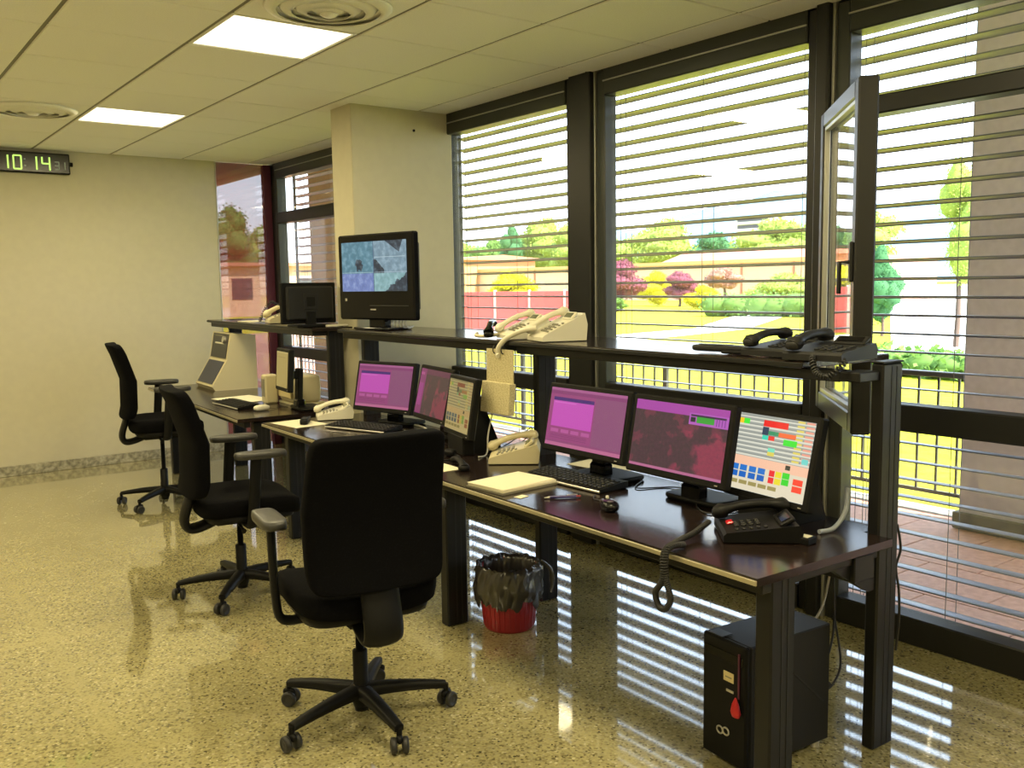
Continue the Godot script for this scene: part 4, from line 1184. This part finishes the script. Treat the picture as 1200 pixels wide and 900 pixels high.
# ------------------------------------------------------------------ chairs
func swivel_chair(xf: Transform3D, lift: float, spin: float, label: String) -> void:   # faces -z
	var o := thing("swivel_chair", label, "chair", xf, "black swivel chairs")
	part(o, "hub", lathe(S(), [Vector2(0.0, 0.045), Vector2(0.028, 0.045), Vector2(0.034, 0.07), Vector2(0.046, 0.085), Vector2(0.044, 0.115), Vector2(0.03, 0.125), Vector2(0.0, 0.125)], 20), M.black_plastic)
	var leg := S()
	var rows := []
	for i in 7:
		var u := i / 6.0
		var r: float = lerp(0.03, 0.30, u)
		var y: float = 0.103 - 0.020 * u * u
		var hw: float = lerp(0.026, 0.016, u)
		var hh: float = lerp(0.020, 0.011, u)
		rows.append([Vector3(r, y - hh, hw), Vector3(r, y + hh * 0.6, hw), Vector3(r, y + hh, hw * 0.6), Vector3(r, y + hh, -hw * 0.6), Vector3(r, y + hh * 0.6, -hw), Vector3(r, y - hh, -hw)])
	grid(leg, rows, true)
	poly(leg, rows[6], Vector3.RIGHT)
	leg.generate_normals()
	var leg_mesh := leg.commit()
	var hood := S()
	tube(hood, [Vector3(0, 0.085, 0), Vector3(0, 0.05, 0)], 0.010, 8)
	pillow(hood, Vector3(0.05, 0.030, 0.022), at(0, 0.048, 0), 0.8, 0.8, 12, 8)
	hood.generate_normals()
	var hood_mesh := hood.commit()
	var wheel := lathe(S(), [Vector2(0.0, -0.011), Vector2(0.019, -0.011), Vector2(0.026, -0.008), Vector2(0.0275, 0.0), Vector2(0.026, 0.008), Vector2(0.018, 0.011), Vector2(0.016, 0.008), Vector2(0.006, 0.009), Vector2(0.0, 0.010)], 20)
	wheel.generate_normals()
	var wheel_mesh := wheel.commit()
	for k in 5:
		var a := deg_to_rad(spin) + TAU * k / 5
		part(o, "leg", leg_mesh, M.black_plastic, Transform3D(Basis(UPV, a), Vector3.ZERO))
		var B := Transform3D(Basis(UPV, a), Vector3.ZERO) * Transform3D(Basis(UPV, 0.7 + 1.3 * k), Vector3(0.30, 0, 0))
		var cs := part(o, "caster", hood_mesh, M.black_plastic, B)
		for s in [-1, 1]: part(cs, "wheel", wheel_mesh, M.wheel, Transform3D(Basis(Vector3.RIGHT, PI / 2 * s), Vector3(0.006, 0.0275, 0.019 * s)))
	part(o, "gas_column", lathe(S(), [Vector2(0.0, 0.03), Vector2(0.024, 0.03), Vector2(0.026, 0.05), Vector2(0.026, 0.245), Vector2(0.020, 0.25), Vector2(0.014, 0.25), Vector2(0.014, 0.40 + lift), Vector2(0.0, 0.40 + lift)], 20), M.black_plastic)
	var T := at(0, lift, 0)
	part(o, "tilt_mechanism", box(S(), Vector3(0.16, 0.05, 0.24), T * at(0, 0.395, 0.01), 0.012), M.black_plastic)
	part(o, "lever", tube(S(), [T * Vector3(0.07, 0.385, 0.03), T * Vector3(0.20, 0.378, 0.03), T * Vector3(0.235, 0.372, 0.03)], [0.006, 0.006, 0.012], 8), M.black_plastic)
	part(o, "seat", pillow(S(), Vector3(0.49, 0.095, 0.48), T * at(0, 0.465, -0.03), 0.32, 0.45, 32, 12, "seat"), M.fabric)
	part(o, "seat_pan", pillow(S(), Vector3(0.44, 0.05, 0.42), T * at(0, 0.425, -0.03), 0.3, 0.4, 24, 8), M.black_plastic)
	part(o, "backrest", pillow(S(), Vector3(0.47, 0.51, 0.075), T * at(0, 0.79, 0.245, 0, 4), 0.15, 0.35, 40, 26, "backrest"), M.fabric)
	var spine := S()
	var path := curve([T * Vector3(0, 0.395, 0.10), T * Vector3(0, 0.365, 0.18), T * Vector3(0, 0.362, 0.24), T * Vector3(0, 0.41, 0.258), T * Vector3(0, 0.50, 0.232), T * Vector3(0, 0.60, 0.20)], 5)
	tube(spine, path, 0.05, 12, 1.35, 0.42)
	part(o, "back_bar", spine, M.black_plastic)
	for s in [-1, 1]:
		var arm := S()
		tube(arm, curve([T * Vector3(0.10 * s, 0.405, 0.0), T * Vector3(0.22 * s, 0.395, 0.0), T * Vector3(0.268 * s, 0.41, -0.005), T * Vector3(0.280 * s, 0.48, -0.01), T * Vector3(0.282 * s, 0.60, -0.02), T * Vector3(0.282 * s, 0.715, -0.03)], 5), 0.021, 10, 1.35, 0.7)
		var ap := part(o, "armrest", arm, M.black_plastic)
		part(ap, "arm_pad", pillow(S(), Vector3(0.085, 0.035, 0.24), T * at(0.282 * s, 0.735, -0.05), 0.35, 0.5, 24, 8), M.arm_pad)

func chairs() -> void:
	swivel_chair(at(1.415, 0, -2.80, -9), 0.0, -13, "nearest black swivel chair with its back turned to the viewer")
	swivel_chair(at(1.575, 0, -4.36, -98), 0.0, 42, "black swivel chair in the middle, side on, facing the middle desk")
	swivel_chair(at(1.86, 0, -6.60, -99), 0.10, 32, "farthest black swivel chair in front of the bare cream wall")

# ------------------------------------------------------------------ outside
func blob(st: SurfaceTool, c: Vector3, r: Vector3, sd: int) -> void:
	var n := FastNoiseLite.new()
	n.seed = sd
	n.frequency = 1.1
	var rows := []
	for i in 9:
		var t := -PI / 2 + PI * i / 8
		var row := []
		for j in 14:
			var a := -TAU * j / 14
			var d := Vector3(cos(t) * cos(a), sin(t), cos(t) * sin(a))
			row.append(c + d * r * (1.0 + 0.35 * n.get_noise_3dv(d * 2.2)))
		rows.append(row)
	grid(st, rows, true)

func leaves(st: SurfaceTool, c: Vector3, r: Vector3, count: int, size: float) -> void:
	st.set_smooth_group(-1)
	for i in count:
		var d := Vector3(rng.randfn(), rng.randfn(), rng.randfn()).normalized()
		var p := c + d * r * rng.randf_range(0.85, 1.35)
		var a := Vector3(rng.randfn(), rng.randfn(), rng.randfn()).normalized() * size
		var b := Vector3(rng.randfn(), rng.randfn(), rng.randfn()).normalized() * size
		tri(st, p, p + a, p + b)
		tri(st, p + a * 0.9, p + a + b, p + b * 0.8)

func tree(called: String, label: String, pos: Vector3, h: float, w: float, m: Material, trunk: float, group := "garden trees", blobs := 12) -> void:
	var o := thing(called, label, "tree" if trunk > 0 else "shrub", at(pos.x, pos.y, pos.z), group)
	var st := S()
	var lv := S()
	var y0 := trunk * h
	var ch := h - y0
	for k in blobs:
		var u := (k + 0.5) / blobs
		var ring: float = sin(PI * clampf(u * 0.85 + 0.12, 0, 1))
		var a := rng.randf() * TAU
		var off := Vector3(cos(a), 0, sin(a)) * w * 0.27 * ring
		var c := Vector3(0, y0 + ch * (0.18 + 0.68 * u), 0) + off
		var r := Vector3(w * 0.24 * (0.5 + 0.5 * ring), ch * 0.15, w * 0.24 * (0.5 + 0.5 * ring))
		blob(st, c, r, 100 + k)
		leaves(lv, c, r, 520, w * 0.026)
	var cr := part(o, "crown", st, m)
	var lf := part(cr, "leaves", lv, m)
	lf.set_meta("kind", "stuff")
	if trunk > 0: part(o, "trunk", tube(S(), [Vector3(0, -0.2, 0), Vector3(0.05 * w, y0 * 0.6, 0), Vector3(0, y0 + ch * 0.5, 0)], [0.05 * w, 0.04 * w, 0.025 * w], 8), M.bark)

func hedge(label: String, a: Vector3, b: Vector3, h: float, t: float, m: Material) -> void:
	var o := thing("hedge", label, "hedge", at(a.x, a.y, a.z))
	var st := S()
	var lv := S()
	var d := b - a
	var n := int(d.length() / (t * 0.7))
	for k in n + 1:
		var c := d * (float(k) / n) + Vector3(0, h * 0.5, rng.randf_range(-0.1, 0.1))
		blob(st, c, Vector3(t * 0.55, h * 0.55, t * 0.6), 50 + k)
		leaves(lv, c, Vector3(t * 0.55, h * 0.55, t * 0.6), 160, 0.10)
	var f := part(o, "foliage", st, m)
	part(f, "leaves", lv, m).set_meta("kind", "stuff")

func outside() -> void:
	var G := -0.12
	var o := setting("terrace", "terracotta paved terrace outside the windows")
	part(o, "bed", bx(WX + 0.12, 5.80, -0.30, -0.025, -30.0, 3.0), M.mortar)
	var pv := bx(-0.2475, 0.2475, -0.03, 0.0, -0.2475, 0.2475, 0.004)
	pv.generate_normals()
	var pm := pv.commit()
	for i in 4:
		for k in 46:
			part(o, "paver", pm, M.terracotta, at(3.88 + 0.5 * i, -0.004 + rng.randf_range(-0.001, 0.001), -20.0 + 0.5 * k + (0.25 if i % 2 else 0.0)))
	part(o, "side_paving", prism(S(), [Vector2(5.80, 10), Vector2(5.80, 30), Vector2(16.8, 30)], -0.1, -0.005, Transform3D(Basis(Vector3(1, 0, 0), Vector3(0, 0, -1), Vector3(0, 1, 0)), Vector3.ZERO)), M.terracotta)
	part(o, "kerb", bx(5.635, 5.80, -0.03, 0.0, -30.0, 3.0, 0.006), M.concrete)
	o = setting("canopy", "flat roof slab over the terrace")
	part(o, "slab", bx(X0 - 0.2, 5.95, 3.35, 3.6, -30.0, 3.0), M.concrete)
	part(o, "fascia", bx(WX + 0.02, WX + 0.3, H + 0.06, 3.35, -30.0, 3.0), M.concrete)
	# pillars of the terrace
	var labels := ["broad lilac grey plaster pillar on the terrace at the right edge", "brownish plaster pillar seen through the far corner window", "plaster pillar on the terrace outside the picture"]
	var zz := [[-2.75, -1.95], [-11.75, -10.95], [0.6, 1.4]]
	for k in 3:
		var p := thing("terrace_pillar", labels[k], "pillar", at(5.40, 0, zz[k][0]), "terrace pillars")
		part(p, "shaft", bx(0, 0.22, 0, 3.35, 0, zz[k][1] - zz[k][0], 0.01), M.stucco_brown if k == 1 else M.stucco_lilac)
		part(p, "base_course", bx(-0.025, 0.245, 0, 0.10, -0.025, zz[k][1] - zz[k][0] + 0.025, 0.006), M.stone_base)
	# railing
	var r := thing("terrace_railing", "dark metal railing with upright bars along the terrace edge", "railing", at(5.77, 0, -14.0))
	part(r, "top_rail", bx(-0.02, 0.02, 0.86, 0.895, 0, 17, 0.005), M.railing)
	part(r, "bottom_rail", bx(-0.012, 0.012, 0.09, 0.115, 0, 17, 0.003), M.railing)
	for k in 9: part(r, "post", bx(-0.022, 0.018, -0.1, 0.86, 0.43 + 2.01 * k, 0.475 + 2.01 * k, 0.004), M.railing)
	for k in 125:
		if k % 15 != 3: part(r, "bar", bx(-0.007, 0.007, 0.115, 0.86, 0.045 + 0.134 * k, 0.059 + 0.134 * k), M.railing)
	# ground
	o = setting("lawn", "bright yellow green mown lawn")
	part(o, "turf", bx(5.80, 400, G - 0.3, G, -600, 200), M.lawn)
	part(o, "turf", bx(-200, 5.80, G - 0.3, G, -600, -30), M.lawn)
	o = setting("path", "pale paved path and yard beyond the lawn")
	var st := S()
	prism(st, [Vector2(15.2, 25), Vector2(15.6, 18), Vector2(25, 20.2), Vector2(40, 29), Vector2(40, 32), Vector2(24, 21.6), Vector2(17.5, 20.5), Vector2(17.5, 25)], 0.0, 0.02, Transform3D(Basis(Vector3(1, 0, 0), Vector3(0, 0, -1), Vector3(0, 1, 0)), Vector3(0, G, 0)))
	part(o, "path_slab", st, M.paving)
	part(o, "yard_slab", prism(S(), [Vector2(16.5, 9.8), Vector2(16.5, -60), Vector2(220, -60), Vector2(220, 132)], 0.0, 0.02, Transform3D(Basis(Vector3(1, 0, 0), Vector3(0, 0, -1), Vector3(0, 1, 0)), Vector3(0, G, 0))), M.paving)
	# red fence
	var fn := thing("red_fence", "bright red panel fence beyond the lawn left of the wide mullion", "fence", at(17.0, G, -25.4, 24.0))
	for k in 4:
		part(fn, "panel", bx(-0.03, 0.03, 0.03, 1.40, 0.05 + 1.25 * k, 1.22 + 1.25 * k, 0.01), M.red_fence)
		part(fn, "post", bx(-0.05, 0.05, 0, 1.45, -0.03 + 1.25 * k, 0.05 + 1.25 * k, 0.008), M.fence_post)
	# long pink building
	var b := thing("pink_building", "long low pink building behind the garden", "building", at(60, G, -96))
	part(b, "wall", bx(0, 10, 0, 3.05, 0, 58), M.pink_wall)
	part(b, "cornice", bx(-0.3, 10.3, 3.05, 3.35, -0.3, 58.3), M.orange_wall)
	part(b, "end_block", bx(-2, 8, 0, 4.4, -2, 10), M.orange_wall)
	part(b, "end_roof", prism(S(), [Vector2(-2.6, 4.4), Vector2(8.6, 4.4), Vector2(8.6, 4.6), Vector2(3, 5.0), Vector2(-2.6, 4.6)], -2.6, 10.6), M.tile_roof)
	part(b, "pitched_roof", prism(S(), [Vector2(2, 3.35), Vector2(10, 3.35), Vector2(6, 4.5)], 36, 52), M.tile_roof)
	for z in [2.5, 5.0, 7.5]: part(b, "window", bx(-2.04, -1.9, 1.6, 2.9, z, z + 1.0), M.dark_glass)
	for z in [38.4, 39.3, 40.2, 43.2, 44.1]: part(b, "window", bx(-0.05, 0.1, 1.45, 2.05, z, z + 0.6), M.dark_glass)
	for z in [14, 20, 26, 32, 47, 52]: part(b, "downpipe", bx(-0.12, 0, 0, 3.05, z, z + 0.14), M.tile_roof)
	b = thing("garden_building", "low pink building seen through the red glass panel", "building", at(12, G, -58))
	part(b, "wall", bx(0, 22, 0, 2.9, 0, 6), M.pink_wall)
	part(b, "roof", prism(S(), [Vector2(-0.5, 2.9), Vector2(22.5, 2.9), Vector2(22.5, 3.1), Vector2(-0.5, 3.1)], -0.5, 6.5), M.tile_roof)
	for x in [3.0, 7.0, 11.0, 15.0]: part(b, "window", bx(x, x + 1.2, 1.0, 2.2, 5.95, 6.05), M.dark_glass)
	# tower block far away
	var tw := thing("tower_block", "pale high rise block far away above the trees", "building", at(300, G, -248))
	part(tw, "core", bx(0, 14, 0, 27, 0, 17), M.far_white)
	for k in 9: part(tw, "balcony", bx(-1.2, 0, 2.5 + 2.7 * k, 3.5 + 2.7 * k, 1, 16), M.far_white)
	for k in 9: part(tw, "window_band", bx(-0.1, 0, 3.6 + 2.7 * k, 5.0 + 2.7 * k, 1, 16), M.dark_glass)
	# hills on the horizon
	o = setting("hills", "hills on the horizon with haze mixed into their blue green colour")
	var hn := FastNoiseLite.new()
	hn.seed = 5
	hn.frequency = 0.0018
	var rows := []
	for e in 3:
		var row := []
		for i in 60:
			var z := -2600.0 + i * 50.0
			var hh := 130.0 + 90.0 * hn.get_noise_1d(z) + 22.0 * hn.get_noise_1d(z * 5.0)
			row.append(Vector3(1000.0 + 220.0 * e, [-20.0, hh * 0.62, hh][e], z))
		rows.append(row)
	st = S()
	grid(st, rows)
	var hp := part(o, "ridge", st, M.hazy_hill)
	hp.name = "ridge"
	# trees and shrubs
	var T := [
		["lime green tree low at the left of the first bay", 84, -125, 8.6, 9, "leaf_lime"], ["tall dark conical tree in the first bay", 80, -106.8, 10.2, 4, "leaf_deep"],
		["tallest lime green tree of the first bay, right of the dark cone", 86, -106.5, 11.3, 9, "leaf_lime"], ["mid green tree left of the dark cone", 84, -117, 8.6, 8, "leaf_green"],
		["lime tree beside the wide mullion in the first bay", 84, -98.5, 10.0, 8, "leaf_lime"], ["lime tree left in the wide bay above the pink building", 84, -89.5, 7.4, 9, "leaf_lime"],
		["largest rounded lime tree in the wide bay", 84, -79.3, 9.2, 11, "leaf_lime"], ["dark green tree right of the largest lime tree", 95, -82, 8.0, 8, "leaf_deep"],
		["lime tree above the roof at the right of the wide bay", 84, -63.5, 8.2, 10, "leaf_lime"], ["lime tree half hidden by the slim mullion", 86, -54, 8.6, 9, "leaf_lime"],
		["dark low tree between the lime trees of the first bay", 100, -139, 8.4, 12, "leaf_deep"], ["mid green low tree behind the wide mullion", 104, -122, 9.0, 12, "leaf_green"]]
	for t in T: tree("garden_tree", t[0], Vector3(t[1], G, t[2]), t[3], t[4], M[t[5]], 0.25)
	tree("garden_tree", "tree seen through the red glass panel", Vector3(22.5, G, -61.5), 7.2, 4.0, M.leaf_green, 0.2)
	tree("garden_tree", "lower tree behind the red glass panel", Vector3(26.5, G, -66), 6.2, 3.4, M.leaf_lime, 0.2)
	tree("plum_tree", "large purple leaved plum tree beside the wide mullion", Vector3(37, G, -39.0), 2.9, 3.3, M.leaf_plum, 0.22)
	tree("plum_tree", "small purple leaved plum tree between two yellow bushes", Vector3(45, G, -41.8), 2.3, 2.4, M.leaf_plum, 0.2)
	tree("rose_tree", "thin pinkish tree before the pink building", Vector3(48, G, -40.6), 2.6, 2.4, M.leaf_rose, 0.4)
	tree("yellow_bush", "taller yellow bush beside the large plum tree", Vector3(46, G, -44.9), 2.4, 2.8, M.leaf_yellow, 0.0)
	tree("yellow_bush", "yellow bush right of the small plum tree", Vector3(42, G, -37.2), 1.4, 2.1, M.leaf_yellow, 0.0)
	tree("yellow_bush", "yellow bush above the red fence in the first bay", Vector3(45, G, -60.2), 2.6, 4.2, M.leaf_yellow, 0.0)
	tree("green_bush", "round lime green bush near the slim mullion", Vector3(44, G, -33.0), 2.0, 4.0, M.leaf_lime, 0.0)
	tree("green_bush", "low lime green bush under the large plum tree", Vector3(36, G, -38.6), 0.9, 2.0, M.leaf_green, 0.0)
	hedge("low green hedge crossing the lawn in the wide bay", Vector3(33.5, G, -28.6), Vector3(35.5, G, -22.5), 0.95, 1.3, M.leaf_green)
	hedge("small green hedge behind the railing right of the near post", Vector3(14.5, G, -8.9), Vector3(14.5, G, -6.6), 0.40, 0.6, M.leaf_green)
	tree("garden_tree", "slim light green tree left of the lilac pillar", Vector3(21, G, -10.9), 4.3, 1.5, M.leaf_lime, 0.3)
	tree("garden_tree", "dark green conifer left of the slim light green tree", Vector3(24, G, -14.6), 2.6, 1.2, M.leaf_deep, 0.1)
